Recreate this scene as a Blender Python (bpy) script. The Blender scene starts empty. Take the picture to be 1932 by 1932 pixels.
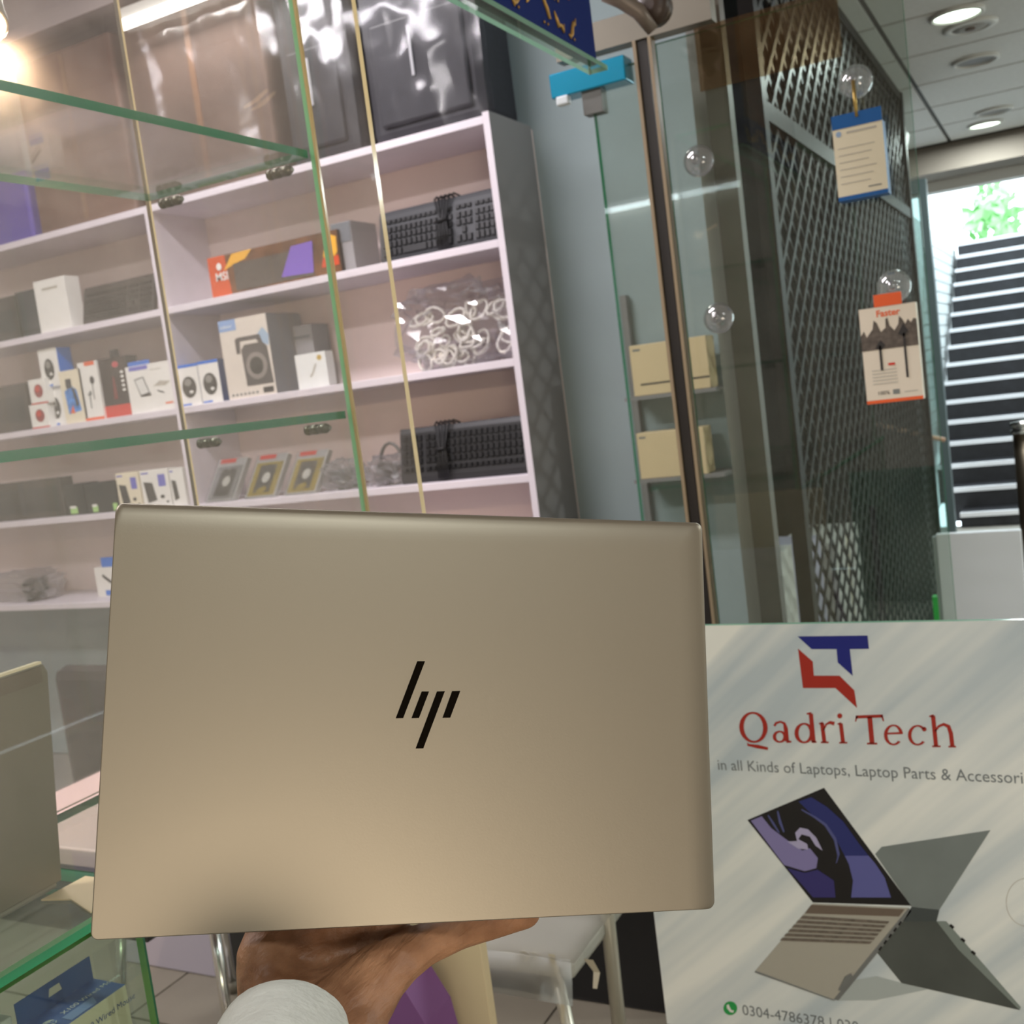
import bpy, bmesh, math, random
from mathutils import Vector, Matrix, noise

S = bpy.context.scene
C = S.collection
random.seed(7)

# ------------------------------------------------------------------ camera
FPX = 2050.0
PITCH, ROLL, YAW = math.radians(6.0), math.radians(7.37), math.radians(27.7)
EYE = Vector((0, 0, 1.35))
FW = Vector((-math.sin(YAW) * math.cos(PITCH), math.cos(YAW) * math.cos(PITCH), -math.sin(PITCH)))
_R0 = Vector((math.cos(YAW), math.sin(YAW), 0))
_U0 = _R0.cross(FW)
RT = math.cos(ROLL) * _R0 - math.sin(ROLL) * _U0
UP = math.sin(ROLL) * _R0 + math.cos(ROLL) * _U0
cam = bpy.data.cameras.new('camera')
cam.sensor_width = 36.0
cam.lens = FPX / 1932 * 36
cam.clip_start = 0.02
cam.clip_end = 200
cam.dof.use_dof = True
cam.dof.focus_distance = 0.60
cam.dof.aperture_fstop = 20.0
camo = bpy.data.objects.new('camera', cam)
camo.matrix_world = Matrix(((RT.x, UP.x, -FW.x, EYE.x), (RT.y, UP.y, -FW.y, EYE.y), (RT.z, UP.z, -FW.z, EYE.z), (0, 0, 0, 1)))
C.objects.link(camo)
S.camera = camo

# ------------------------------------------------------------------ world, lights, exposure
w = bpy.data.worlds.new('sky')
S.world = w
w.use_nodes = True
w.node_tree.nodes['Background'].inputs[0].default_value = (0.80, 0.93, 1.0, 1)
w.node_tree.nodes['Background'].inputs[1].default_value = 5.0
S.view_settings.view_transform = 'Standard'
S.view_settings.look = 'None'
S.view_settings.gamma = 1
S.view_settings.use_curve_mapping = False
S.view_settings.exposure = -0.1
S.cycles.max_bounces = 7
S.cycles.diffuse_bounces = 3
S.cycles.glossy_bounces = 3
S.cycles.transmission_bounces = 4
S.cycles.transparent_max_bounces = 20
S.cycles.sample_clamp_indirect = 4.0
S.cycles.use_adaptive_sampling = True
S.cycles.adaptive_threshold = 0.04
S.cycles.caustics_reflective = False
S.cycles.caustics_refractive = False


def area(name, loc, target, sx, sy, watt, col):
    l = bpy.data.lights.new(name, 'AREA')
    l.shape = 'RECTANGLE'
    l.size, l.size_y = sx, sy
    l.energy = watt
    l.color = col
    o = bpy.data.objects.new(name, l)
    C.objects.link(o)
    o.location = loc
    o.rotation_euler = (Vector(target) - Vector(loc)).to_track_quat('-Z', 'Y').to_euler()
    return o


WARM = (1.0, 0.80, 0.62)
COOL = (0.93, 0.97, 1.0)
# ceiling battens of the shop (behind and above the photographer)
area('ceiling_lamp', (1.5, -0.9, 3.10), (1.5, -0.9, 0), 1.2, 0.25, 38, (0.92, 1.0, 1.0))
area('ceiling_lamp', (-2.2, 0.2, 3.10), (-2.2, 0.2, 0), 1.2, 0.25, 58, (1.0, 0.95, 0.96))
area('ceiling_lamp', (-2.3, 1.75, 3.10), (-2.3, 1.75, 0), 1.5, 0.2, 56, (1.0, 0.94, 1.0))
# added unseen warm lamp behind the photographer, brightens the lower part of the lid
area('added_lid_lamp', (1.25, -1.45, 0.95), (-0.35, 0.45, 1.1), 0.9, 0.5, 23, (1.0, 0.86, 0.68))
# corridor downlights; the last is added out of view to brighten the white board
for _x, _y in ((-0.297, 4.79), (-0.35, 7.33), (1.84, 5.02), (0.9, 7.33), (2.4, 3.0)):
    area('corridor_lamp', (_x, _y, 2.575), (_x, _y, 0), 0.14, 0.14, 60 if _x > 2 else 28, (0.92, 1.0, 0.99))


# ------------------------------------------------------------------ helpers
def ray(u, v):
    return FW + RT * ((u - 966) / FPX) - UP * ((v - 966) / FPX)


def on_x(u, v, x):
    d = ray(u, v)
    return EYE + d * (x / d.x)


def on_y(u, v, y):
    d = ray(u, v)
    return EYE + d * (y / d.y)


def on_z(u, v, z):
    d = ray(u, v)
    return EYE + d * ((z - EYE.z) / d.z)


def at(u, v, t):
    return EYE + ray(u, v) * t


def lin(c):
    return tuple((x / 255 / 12.92) if x / 255 <= 0.04045 else ((x / 255 + 0.055) / 1.055) ** 2.4 for x in c)


MATS = {}


def mat(name, rgb, rough=0.5, metal=0.0, noise_amt=0.0, noise_scale=20, spec=0.5, bump=0.0, bscale=60, stretch=None, coat=0.0):
    if name in MATS:
        return MATS[name]
    m = bpy.data.materials.new(name)
    m.use_nodes = True
    nt = m.node_tree
    b = nt.nodes['Principled BSDF']
    c = (*lin(rgb), 1)
    b.inputs['Base Color'].default_value = c
    b.inputs['Roughness'].default_value = rough
    b.inputs['Metallic'].default_value = metal
    b.inputs['Specular IOR Level'].default_value = spec
    b.inputs['Coat Weight'].default_value = coat
    if noise_amt or bump:
        tc = nt.nodes.new('ShaderNodeTexCoord')
        mp = nt.nodes.new('ShaderNodeMapping')
        if stretch:
            mp.inputs['Scale'].default_value = stretch
        nt.links.new(tc.outputs['Object'], mp.inputs[0])
    if noise_amt:
        n = nt.nodes.new('ShaderNodeTexNoise')
        n.inputs['Scale'].default_value = noise_scale
        n.inputs['Detail'].default_value = 5
        r = nt.nodes.new('ShaderNodeValToRGB')
        r.color_ramp.elements[0].position = 0.3
        r.color_ramp.elements[1].position = 0.7
        r.color_ramp.elements[0].color = (*[x * (1 - noise_amt) for x in c[:3]], 1)
        r.color_ramp.elements[1].color = (*[min(1, x * (1 + noise_amt)) for x in c[:3]], 1)
        nt.links.new(mp.outputs[0], n.inputs['Vector'])
        nt.links.new(n.outputs['Fac'], r.inputs[0])
        nt.links.new(r.outputs[0], b.inputs['Base Color'])
    if bump:
        n2 = nt.nodes.new('ShaderNodeTexNoise')
        n2.inputs['Scale'].default_value = bscale
        n2.inputs['Detail'].default_value = 6
        bp = nt.nodes.new('ShaderNodeBump')
        bp.inputs['Strength'].default_value = bump
        bp.inputs['Distance'].default_value = 0.01
        nt.links.new(mp.outputs[0], n2.inputs['Vector'])
        nt.links.new(n2.outputs['Fac'], bp.inputs['Height'])
        nt.links.new(bp.outputs[0], b.inputs['Normal'])
    MATS[name] = m
    return m


def glass_mat(name, tint=(0.95, 0.98, 0.96), refl=1.0, dust=0.05, dust_col=(235, 220, 205), rough=0.0, dscale=9.0):
    """clear pane: fresnel reflection over straight transmission with a patchy film of dust"""
    if name in MATS:
        return MATS[name]
    m = bpy.data.materials.new(name)
    m.use_nodes = True
    nt = m.node_tree
    nt.nodes.remove(nt.nodes['Principled BSDF'])
    out = nt.nodes['Material Output']
    tr = nt.nodes.new('ShaderNodeBsdfTransparent')
    tr.inputs[0].default_value = (*tint, 1)
    gl = nt.nodes.new('ShaderNodeBsdfGlossy')
    gl.inputs['Roughness'].default_value = rough
    lw = nt.nodes.new('ShaderNodeLayerWeight')          # Schlick reflectance, the same from both sides of a pane
    lw.inputs[0].default_value = 0.5
    pw = nt.nodes.new('ShaderNodeMath')
    pw.operation = 'POWER'
    pw.inputs[1].default_value = 5.0
    nt.links.new(lw.outputs['Facing'], pw.inputs[0])
    mu = nt.nodes.new('ShaderNodeMath')
    mu.operation = 'MULTIPLY_ADD'
    mu.inputs[1].default_value = 0.9
    mu.inputs[2].default_value = 0.04 * refl
    mu.use_clamp = True
    nt.links.new(pw.outputs[0], mu.inputs[0])
    mx = nt.nodes.new('ShaderNodeMixShader')
    nt.links.new(mu.outputs[0], mx.inputs[0])
    nt.links.new(tr.outputs[0], mx.inputs[1])
    nt.links.new(gl.outputs[0], mx.inputs[2])
    last = mx
    if dust:
        df = nt.nodes.new('ShaderNodeBsdfDiffuse')
        df.inputs[0].default_value = (*lin(dust_col), 1)
        tl = nt.nodes.new('ShaderNodeBsdfTranslucent')
        tl.inputs[0].default_value = (*lin(dust_col), 1)
        dd = nt.nodes.new('ShaderNodeMixShader')
        dd.inputs[0].default_value = 0.5
        nt.links.new(df.outputs[0], dd.inputs[1])
        nt.links.new(tl.outputs[0], dd.inputs[2])
        tc = nt.nodes.new('ShaderNodeTexCoord')
        n = nt.nodes.new('ShaderNodeTexNoise')
        n.inputs['Scale'].default_value = dscale
        n.inputs['Detail'].default_value = 8
        n.inputs['Roughness'].default_value = 0.65
        mr = nt.nodes.new('ShaderNodeMapRange')
        mr.inputs[1].default_value = 0.35
        mr.inputs[2].default_value = 0.75
        mr.inputs[3].default_value = dust * 0.4
        mr.inputs[4].default_value = dust * 1.7
        nt.links.new(tc.outputs['Object'], n.inputs['Vector'])
        nt.links.new(n.outputs['Fac'], mr.inputs[0])
        m2 = nt.nodes.new('ShaderNodeMixShader')
        nt.links.new(mr.outputs[0], m2.inputs[0])
        nt.links.new(mx.outputs[0], m2.inputs[1])
        nt.links.new(dd.outputs[0], m2.inputs[2])
        last = m2
    nt.links.new(last.outputs[0], out.inputs[0])
    MATS[name] = m
    return m


def film_mat(name, tint=(0.96, 0.96, 0.97), gloss=0.25, rough=0.12, milk=0.05):
    """thin crinkled plastic film"""
    if name in MATS:
        return MATS[name]
    m = bpy.data.materials.new(name)
    m.use_nodes = True
    nt = m.node_tree
    nt.nodes.remove(nt.nodes['Principled BSDF'])
    out = nt.nodes['Material Output']
    tr = nt.nodes.new('ShaderNodeBsdfTransparent')
    tr.inputs[0].default_value = (*tint, 1)
    gl = nt.nodes.new('ShaderNodeBsdfGlossy')
    gl.inputs['Roughness'].default_value = rough
    lw = nt.nodes.new('ShaderNodeLayerWeight')
    lw.inputs[0].default_value = 0.35
    mr = nt.nodes.new('ShaderNodeMapRange')
    mr.inputs[3].default_value = gloss * 0.4
    mr.inputs[4].default_value = min(1, gloss * 2.2)
    nt.links.new(lw.outputs['Facing'], mr.inputs[0])
    mx = nt.nodes.new('ShaderNodeMixShader')
    nt.links.new(mr.outputs[0], mx.inputs[0])
    nt.links.new(tr.outputs[0], mx.inputs[1])
    nt.links.new(gl.outputs[0], mx.inputs[2])
    df = nt.nodes.new('ShaderNodeBsdfTranslucent')
    df.inputs[0].default_value = (0.9, 0.9, 0.9, 1)
    m2 = nt.nodes.new('ShaderNodeMixShader')
    m2.inputs[0].default_value = milk
    nt.links.new(mx.outputs[0], m2.inputs[1])
    nt.links.new(df.outputs[0], m2.inputs[2])
    nt.links.new(m2.outputs[0], out.inputs[0])
    MATS[name] = m
    return m


def edge_mat(name, rgb):
    """polished pane edge: light piped inside the glass leaves here, so half of it is translucent"""
    if name in MATS:
        return MATS[name]
    m = bpy.data.materials.new(name)
    m.use_nodes = True
    nt = m.node_tree
    nt.nodes.remove(nt.nodes['Principled BSDF'])
    out = nt.nodes['Material Output']
    a = nt.nodes.new('ShaderNodeBsdfDiffuse')
    b = nt.nodes.new('ShaderNodeBsdfTranslucent')
    g = nt.nodes.new('ShaderNodeBsdfGlossy')
    g.inputs['Roughness'].default_value = 0.15
    for x in (a, b):
        x.inputs[0].default_value = (*lin(rgb), 1)
    m1 = nt.nodes.new('ShaderNodeMixShader')
    nt.links.new(a.outputs[0], m1.inputs[1])
    nt.links.new(b.outputs[0], m1.inputs[2])
    m2 = nt.nodes.new('ShaderNodeMixShader')
    m2.inputs[0].default_value = 0.12
    nt.links.new(m1.outputs[0], m2.inputs[1])
    nt.links.new(g.outputs[0], m2.inputs[2])
    nt.links.new(m2.outputs[0], out.inputs[0])
    MATS[name] = m
    return m


def emit_mat(name, rgb, strength):
    if name in MATS:
        return MATS[name]
    m = bpy.data.materials.new(name)
    m.use_nodes = True
    b = m.node_tree.nodes['Principled BSDF']
    b.inputs['Base Color'].default_value = (*lin(rgb), 1)
    b.inputs['Emission Color'].default_value = (*lin(rgb), 1)
    b.inputs['Emission Strength'].default_value = strength
    MATS[name] = m
    return m


class MB:
    def __init__(s):
        s.v, s.f, s.mi, s.sm = [], [], [], []

    def add(s, vs, fs, mi=0, smooth=False):
        o = len(s.v)
        s.v += [Vector(p) for p in vs]
        for k, f in enumerate(fs):
            s.f.append([i + o for i in f])
            s.mi.append(mi[k] if isinstance(mi, (list, tuple)) else mi)
            s.sm.append(smooth)
        return s

    def box(s, a, b, mi=0):
        # faces: bottom, top, front(-y), right(+x), back(+y), left(-x)
        x0, y0, z0 = a
        x1, y1, z1 = b
        vs = [(x0, y0, z0), (x1, y0, z0), (x1, y1, z0), (x0, y1, z0), (x0, y0, z1), (x1, y0, z1), (x1, y1, z1), (x0, y1, z1)]
        return s.add(vs, [(0, 3, 2, 1), (4, 5, 6, 7), (0, 1, 5, 4), (1, 2, 6, 5), (2, 3, 7, 6), (3, 0, 4, 7)], mi)

    def bar(s, p, q, w1, w2, up=(0, 0, 1), mi=0):
        p, q = Vector(p), Vector(q)
        d = (q - p).normalized()
        a = d.cross(Vector(up))
        if a.length < 1e-4:
            a = d.cross(Vector((1, 0, 0)))
        a.normalize()
        b = d.cross(a)
        vs = [c + a * (i * w1 / 2) + b * (j * w2 / 2) for c in (p, q) for i, j in ((-1, -1), (1, -1), (1, 1), (-1, 1))]
        return s.add(vs, [(0, 3, 2, 1), (4, 5, 6, 7), (0, 1, 5, 4), (1, 2, 6, 5), (2, 3, 7, 6), (3, 0, 4, 7)], mi)

    def tube(s, pts, rad, n=10, mi=0, cap=True):
        pts = [Vector(p) for p in pts]
        if not isinstance(rad, (list, tuple)):
            rad = [rad] * len(pts)
        ref = None
        vs = []
        for i, p in enumerate(pts):
            d = (pts[min(i + 1, len(pts) - 1)] - pts[max(i - 1, 0)]).normalized()
            if ref is None:
                ref = d.orthogonal().normalized()
            ref = (ref - d * ref.dot(d)).normalized()
            b = d.cross(ref)
            vs += [p + (ref * math.cos(2 * math.pi * k / n) + b * math.sin(2 * math.pi * k / n)) * rad[i] for k in range(n)]
        fs = [(i * n + k, i * n + (k + 1) % n, (i + 1) * n + (k + 1) % n, (i + 1) * n + k) for i in range(len(pts) - 1) for k in range(n)]
        s.add(vs, fs, mi, True)
        if cap:
            o = len(s.v) - len(vs)
            s.f += [list(range(o + n - 1, o - 1, -1)), list(range(o + (len(pts) - 1) * n, o + len(pts) * n))]
            s.mi += [mi, mi]
            s.sm += [False, False]
        return s

    def lathe(s, c, axis, prof, n=20, mi=0):
        """prof = [(radius, distance along axis)]"""
        c, ax = Vector(c), Vector(axis).normalized()
        a = ax.orthogonal().normalized()
        b = ax.cross(a)
        vs = [c + ax * h + (a * math.cos(2 * math.pi * k / n) + b * math.sin(2 * math.pi * k / n)) * r for r, h in prof for k in range(n)]
        fs = [(i * n + k, i * n + (k + 1) % n, (i + 1) * n + (k + 1) % n, (i + 1) * n + k) for i in range(len(prof) - 1) for k in range(n)]
        s.add(vs, fs, mi, True)
        o = len(s.v) - len(vs)
        if prof[0][0] > 1e-5:
            s.f.append(list(range(o + n - 1, o - 1, -1)))
            s.mi.append(mi)
            s.sm.append(False)
        if prof[-1][0] > 1e-5:
            s.f.append(list(range(o + (len(prof) - 1) * n, o + len(prof) * n)))
            s.mi.append(mi)
            s.sm.append(False)
        return s

    def prism(s, poly, off, mi=0):
        """poly: 3D points of a planar outline; off: extrusion vector"""
        n = len(poly)
        off = Vector(off)
        vs = [Vector(p) for p in poly] + [Vector(p) + off for p in poly]
        fs = [list(range(n - 1, -1, -1)), list(range(n, 2 * n))] + [(i, (i + 1) % n, n + (i + 1) % n, n + i) for i in range(n)]
        return s.add(vs, fs, mi)

    def build(s, name, m, parent=None, origin=None, bevel=0.0, fix=True):
        me = bpy.data.meshes.new(name)
        o0 = Vector(origin) if origin is not None else Vector((0, 0, 0))
        me.from_pydata([tuple(p - o0) for p in s.v], [], s.f)
        for k in (m if isinstance(m, (list, tuple)) else [m]):
            me.materials.append(k)
        for p, i, q in zip(me.polygons, s.mi, s.sm):
            p.material_index = i
            p.use_smooth = q
        if fix or bevel:
            bm = bmesh.new()
            bm.from_mesh(me)
            if bevel:
                bmesh.ops.bevel(bm, geom=[e for e in bm.edges if e.is_manifold and e.calc_face_angle(0) > 0.5], offset=bevel, segments=2, affect='EDGES', profile=0.5)
            bmesh.ops.recalc_face_normals(bm, faces=bm.faces)
            bm.to_mesh(me)
            bm.free()
        o = bpy.data.objects.new(name, me)
        C.objects.link(o)
        o.location = o0
        if parent is not None:
            o.parent = parent
            pl = parent
            base = Vector((0, 0, 0))
            while pl is not None:
                base += pl.location
                pl = pl.parent
            o.location = o0 - base
        return o


def tag(o, label, cat, group=None):
    o['label'] = label
    o['category'] = cat
    if group:
        o['group'] = group
    return o


def thing(name, loc, label, cat, group=None):
    o = bpy.data.objects.new(name, None)
    o.empty_display_size = 0.05
    C.objects.link(o)
    o.location = loc
    return tag(o, label, cat, group)


def struct(o):
    o['kind'] = 'structure'
    return o


def bx(name, a, b, m, parent=None, bevel=0.0, mi=0):
    a, b = Vector(a), Vector(b)
    org = Vector(((a.x + b.x) / 2, (a.y + b.y) / 2, a.z))
    return MB().box(a, b, mi).build(name, m, parent, org, bevel)


# ------------------------------------------------------------------ shared materials
M_shelf = mat('white_laminate', (226, 218, 226), 0.45, noise_amt=0.03, noise_scale=6)
M_back = mat('pale_backboard', (236, 218, 214), 0.6, noise_amt=0.04, noise_scale=2)
M_grey = mat('grey_laminate', (138, 135, 134), 0.5)
M_wall = mat('painted_wall', (160, 174, 176), 0.8, noise_amt=0.05, noise_scale=3)
M_cream = mat('cream_wall', (198, 190, 178), 0.85, noise_amt=0.03, noise_scale=2)
M_ceil = mat('ceiling_paint', (214, 206, 204), 0.85)
M_floor = mat('floor_grout', (150, 146, 138), 0.6)
M_tile = mat('floor_tile', (118, 112, 98), 0.25, noise_amt=0.08, noise_scale=5)
M_green = edge_mat('green_glass_edge', (62, 176, 112))
M_green_d = edge_mat('deep_green_glass_edge', (14, 112, 72))
M_creamedge = edge_mat('cream_glass_edge', (236, 214, 160))
M_pane = glass_mat('display_glass', tint=(0.98, 0.985, 0.98), dust=0.048, dust_col=(238, 222, 212))
M_pane_clean = glass_mat('counter_glass', tint=(0.90, 0.96, 0.92), dust=0.03, refl=1.3)
M_front = glass_mat('shopfront_glass', tint=(0.86, 0.90, 0.87), dust=0.025, dust_col=(190, 190, 175), refl=1.2)
M_alu = mat('dull_aluminium', (132, 126, 114), 0.45, 0.3)
M_chrome = mat('chrome', (215, 215, 210), 0.18, 1.0)
M_black = mat('black_plastic', (26, 26, 28), 0.45)
M_dark = mat('dark_grey_plastic', (52, 54, 58), 0.5)
M_white = mat('white_card', (238, 236, 230), 0.5)
M_ivory = mat('ivory_card', (232, 222, 196), 0.5)
M_hpblue = mat('blue_card', (20, 112, 214), 0.4)
M_darkblue = mat('dark_blue_card', (36, 68, 132), 0.5)
M_orange = mat('orange_card', (232, 96, 44), 0.5)
M_red = mat('red_card', (206, 44, 30), 0.5)
M_film = film_mat('clear_film', gloss=0.08, rough=0.2, milk=0.03)
M_film_hi = film_mat('shiny_film', gloss=0.24, rough=0.14, milk=0.34)

# ================================================================== THE SETTING
YB = 3.30          # shelf wall
YG = 2.30          # shopfront glass
ZC = 2.60          # corridor ceiling
ZS = 3.20          # shop ceiling
XG = -0.67         # grille of the neighbouring unit

fl = struct(MB().box((-5, -2.4, -0.12), (3.0, 8.5, -0.006)).build('floor', M_floor))
tile_me = None
for i in range(9):
    for j in range(7):
        x, y = -3.6 + 0.5 * i, 0.2 + 0.5 * j
        if y > 3.2 and x < -0.7:
            continue
        if tile_me is None:
            t = bx('floor_tile', (x + .003, y + .003, -0.006), (x + .497, y + .497, 0.0), M_tile, fl)
            tile_me = t.data
        else:
            t = bpy.data.objects.new('floor_tile', tile_me)
            C.objects.link(t)
            t.parent = fl
            t.location = (x + .25, y + .25, -0.006)
struct(MB().box((-5, YB, 0), (-0.86, YB + 0.12, ZS)).build('wall_back', M_wall))
struct(MB().box((-5.1, -2.4, 0), (-5, YB + .12, ZS)).build('wall_left', M_cream))
struct(MB().box((-5, -2.5, 0), (3.1, -2.4, ZS)).build('wall_rear', M_cream))
struct(MB().box((3.0, -2.4, 0), (3.1, 8.5, ZS)).build('wall_right', M_cream))
struct(MB().box((-5, -2.4, ZS), (3.1, YG, ZS + .1)).box((-5, YG, ZS), (-0.86, YB + .12, ZS + .1)).box((-0.86, YG - .1, ZC + .13), (3.1, YG, ZS)).build('ceiling', M_ceil))
# pale bulkhead above the stacked cartons
struct(MB().box((-5, 3.02, 2.905), (-0.9, YB, ZS)).build('trim_1', mat('bulkhead_paint', (196, 184, 184), 0.8, noise_amt=0.03, noise_scale=1.5)))

# corridor: suspended ceiling with separate tiles
mc = struct(MB().box((-0.86, YG, ZC + .012), (3.0, 8.1, ZC + .13)).build('ceiling', mat('ceiling_grid', (70, 68, 64), 0.7)))
M_ctile = mat('ceiling_tile', (208, 207, 202), 0.85, noise_amt=0.04, noise_scale=40)
xs = [-0.86, -0.58, 0.02, 0.62, 1.22, 1.82, 2.42, 3.0]
ys = [YG + .05] + [2.9 + .6 * k for k in range(9)]
for a, b in zip(xs, xs[1:]):
    for c, d in zip(ys, ys[1:]):
        bx('ceiling_tile', (a + .012, c + .012, ZC), (b - .012, d - .012, ZC + .012), M_ctile, mc)
# beam over the stair opening, neighbour's dark interior, stairwell walls
struct(MB().box((-1.6, 7.75, 2.43), (3.0, 8.15, 2.60)).build('trim_2', mat('beam_paint', (128, 120, 110), 0.8)))
struct(MB().box((-1.6, 8.15, 2.36), (3.0, 8.3, 2.75)).build('trim_3', mat('lintel_paint', (226, 226, 222), 0.7)))
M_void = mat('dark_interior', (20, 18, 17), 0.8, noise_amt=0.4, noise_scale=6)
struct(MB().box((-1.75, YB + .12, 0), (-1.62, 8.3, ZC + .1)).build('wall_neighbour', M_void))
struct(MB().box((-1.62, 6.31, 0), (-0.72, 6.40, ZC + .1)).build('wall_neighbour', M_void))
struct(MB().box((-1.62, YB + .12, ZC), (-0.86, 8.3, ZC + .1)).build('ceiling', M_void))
sw = struct(MB().box((-1.16, 8.3, 0), (-1.02, 13.2, 2.36)).build('wall_stairwell', mat('corrugated_white', (222, 226, 224), 0.5)))
M_corr = mat('white_cladding', (214, 220, 218), 0.45)
for k in range(17):
    zz = 0.60 + .10 * k
    bx('cladding_board', (-1.02, 8.45 + .1 * k, zz), (-0.997, 12.8, zz + .088), M_corr, sw)
struct(MB().box((1.6, 8.15, 0), (1.72, 13.2, 2.6)).build('wall_stairwell', MATS['corrugated_white']))
struct(MB().box((-9, 12.75, 1.9), (9, 30, 2.2)).build('ground', mat('outdoor_paving', (200, 200, 195), 0.9)))

# staircase: dark steps with pale nosings
st = thing('staircase', (0.3, 8.4, 0), 'dark staircase with white step nosings rising to daylight', 'stairs')
M_step = mat('dark_granite', (30, 30, 34), 0.5, noise_amt=0.5, noise_scale=12)
M_nose = mat('white_nosing', (236, 236, 240), 0.4)
for k in range(16):
    y0, z1 = 8.4 + .28 * k, 0.105 + .1495 * k
    x0 = -0.96 if k > 1 else (-0.77 if k == 0 else -0.86)
    stp = bx('step', (x0, y0, max(0, z1 - .3)), (1.58, y0 + .33, z1 - .004), M_step, st)
    bx('nosing', (x0, y0 - .012, z1 - .033), (1.58, y0 + .02, z1), M_nose, stp)


# trees outside, at the head of the stairs
def leaf_cloud(c, r, n, size):
    mb = MB()
    for _ in range(n):
        d = Vector((random.gauss(0, 1), random.gauss(0, 1), random.gauss(0, 1))).normalized() * random.random() ** .4
        p = Vector(c) + Vector((d.x * r[0], d.y * r[1], d.z * r[2]))
        a = Vector((random.uniform(-1, 1), random.uniform(-1, 1), random.uniform(-1, 1))).normalized() * size
        b = a.orthogonal().normalized() * size * .6
        mb.add([p - a, p + b, p + a, p - b], [(0, 1, 2, 3)])
    return mb


M_leaf = mat('bright_leaf', (150, 205, 140), 0.5)
M_leaf2 = mat('pale_leaf', (176, 220, 150), 0.5)
for (c, r, n, lm, lab) in (((-0.85, 18, 3.08), (.40, .8, .50), 190, M_leaf, 'sunlit green tree crown outside above the stairs, nearer the wall'),
                           ((0.1, 18.6, 3.1), (.5, .8, .55), 190, M_leaf2, 'pale green tree outside the stairs at the right frame edge')):
    tr = thing('tree', (c[0], c[1], 2.2), lab, 'tree', 'trees outside the stairs')
    leaf_cloud(c, r, n, .13).build('foliage', lm, tr, c, fix=False)
    MB().tube([(c[0], c[1], 2.2), (c[0] + .08, c[1], 3.2), c], [.07, .06, .03]).build('trunk', mat('bark', (150, 136, 116), 0.9), tr, (c[0], c[1], 2.2))

# corridor downlights, speaker and unlit rings
M_lamp = emit_mat('lamp_diffuser', (235, 255, 235), 6.0)
M_ring = mat('white_ring', (205, 204, 198), 0.5)
for k, (u, v, lit, lab) in enumerate(((1805, 25, 1, 'glowing round downlight nearest the top right corner'),
                                       (1858, 233, 1, 'glowing round downlight farther along the corridor ceiling'),
                                       (1840, 112, 0, 'unlit round downlight with dark rim between the two lit ones'),
                                       (1875, 208, 0, 'unlit round downlight just before the far glowing one'))):
    p = on_z(u, v, ZC)
    t = thing('downlight', p, lab, 'ceiling light', 'round corridor downlights')
    MB().lathe((p.x, p.y, ZC), (0, 0, -1), [(.102, -.01), (.102, .012), (.09, .016), (.084, .004), (.084, -.008)], 28).build('rim', M_ring, t, p)
    MB().lathe((p.x, p.y, ZC), (0, 0, -1), [(.084, -.02), (.083, .006)], 28).build('diffuser', M_lamp if lit else mat('unlit_diffuser', (120, 118, 112), 0.4), t, p)
p = on_z(1830, 48, ZC)
t = thing('ceiling_speaker', p, 'round white ceiling speaker with dark centre beside the near downlight', 'speaker')
MB().lathe(p, (0, 0, -1), [(.105, -.005), (.105, .008), (.075, .014), (.07, .008)], 28).build('rim', M_ring, t, p)
MB().lathe(p, (0, 0, -1), [(.07, 0), (.07, .009), (.03, .012)], 24).build('grille', mat('speaker_grille', (150, 146, 138), 0.6), t, p)
MB().lathe(p, (0, 0, -1), [(.022, .01), (.018, .018)], 16).build('cone', mat('brown_cone', (92, 74, 58), 0.6), t, p)

# ------------------------------------------------------------------ neighbour's expanded metal grille
gr = thing('security_grille', (XG, 3.3, 0), 'dark diamond mesh security grille closing the neighbouring shop', 'grille')
M_gr = mat('dark_steel', (24, 21, 19), 0.45, 0.0, spec=.08)
y0g, y1g, z0g, z1g = 2.95, 5.95, 0.02, 2.56
mb = MB()
PW, PH = 0.112, 0.094
slope = PH / PW
hgt = z1g - z0g
for sgn in (1, -1):
    k0 = int((y0g - hgt / slope) / PW) - 1
    for k in range(k0, int((y1g + hgt / slope) / PW) + 2):
        ya = k * PW
        # line: y = ya + sgn*(z-z0)/slope
        pts = []
        for z in (z0g, z1g):
            pts.append((ya + sgn * (z - z0g) / slope, z))
        (ya_, za_), (yb_, zb_) = pts
        t0, t1 = 0.0, 1.0
        dy = yb_ - ya_
        ta, tb = sorted(((y0g - ya_) / dy, (y1g - ya_) / dy))
        t0, t1 = max(0, ta), min(1, tb)
        if t1 - t0 < .01:
            continue
        P = Vector((XG + .004 * sgn, ya_ + dy * t0, za_ + hgt * t0))
        Q = Vector((XG + .004 * sgn, ya_ + dy * t1, za_ + hgt * t1))
        mb.bar(P, Q, .017, .004, up=(1, 0, 0))
lat = mb.build('lattice', M_gr, gr, (XG, 3.3, 0))
lat['kind'] = 'stuff'
for nm, a, b in (('post', (XG - .02, y0g - .05, 0), (XG + .02, y0g, ZC)), ('post', (XG - .02, y1g, 0), (XG + .02, y1g + .05, ZC)),
                 ('rail', (XG - .015, y0g, z1g), (XG + .015, y1g, ZC)), ('rail', (XG - .015, y0g, 1.98), (XG + .015, y1g, 2.03)), ('rail', (XG - .012, y0g, .0), (XG + .012, y1g, .03))):
    bx(nm, a, b, M_gr, gr)
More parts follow.
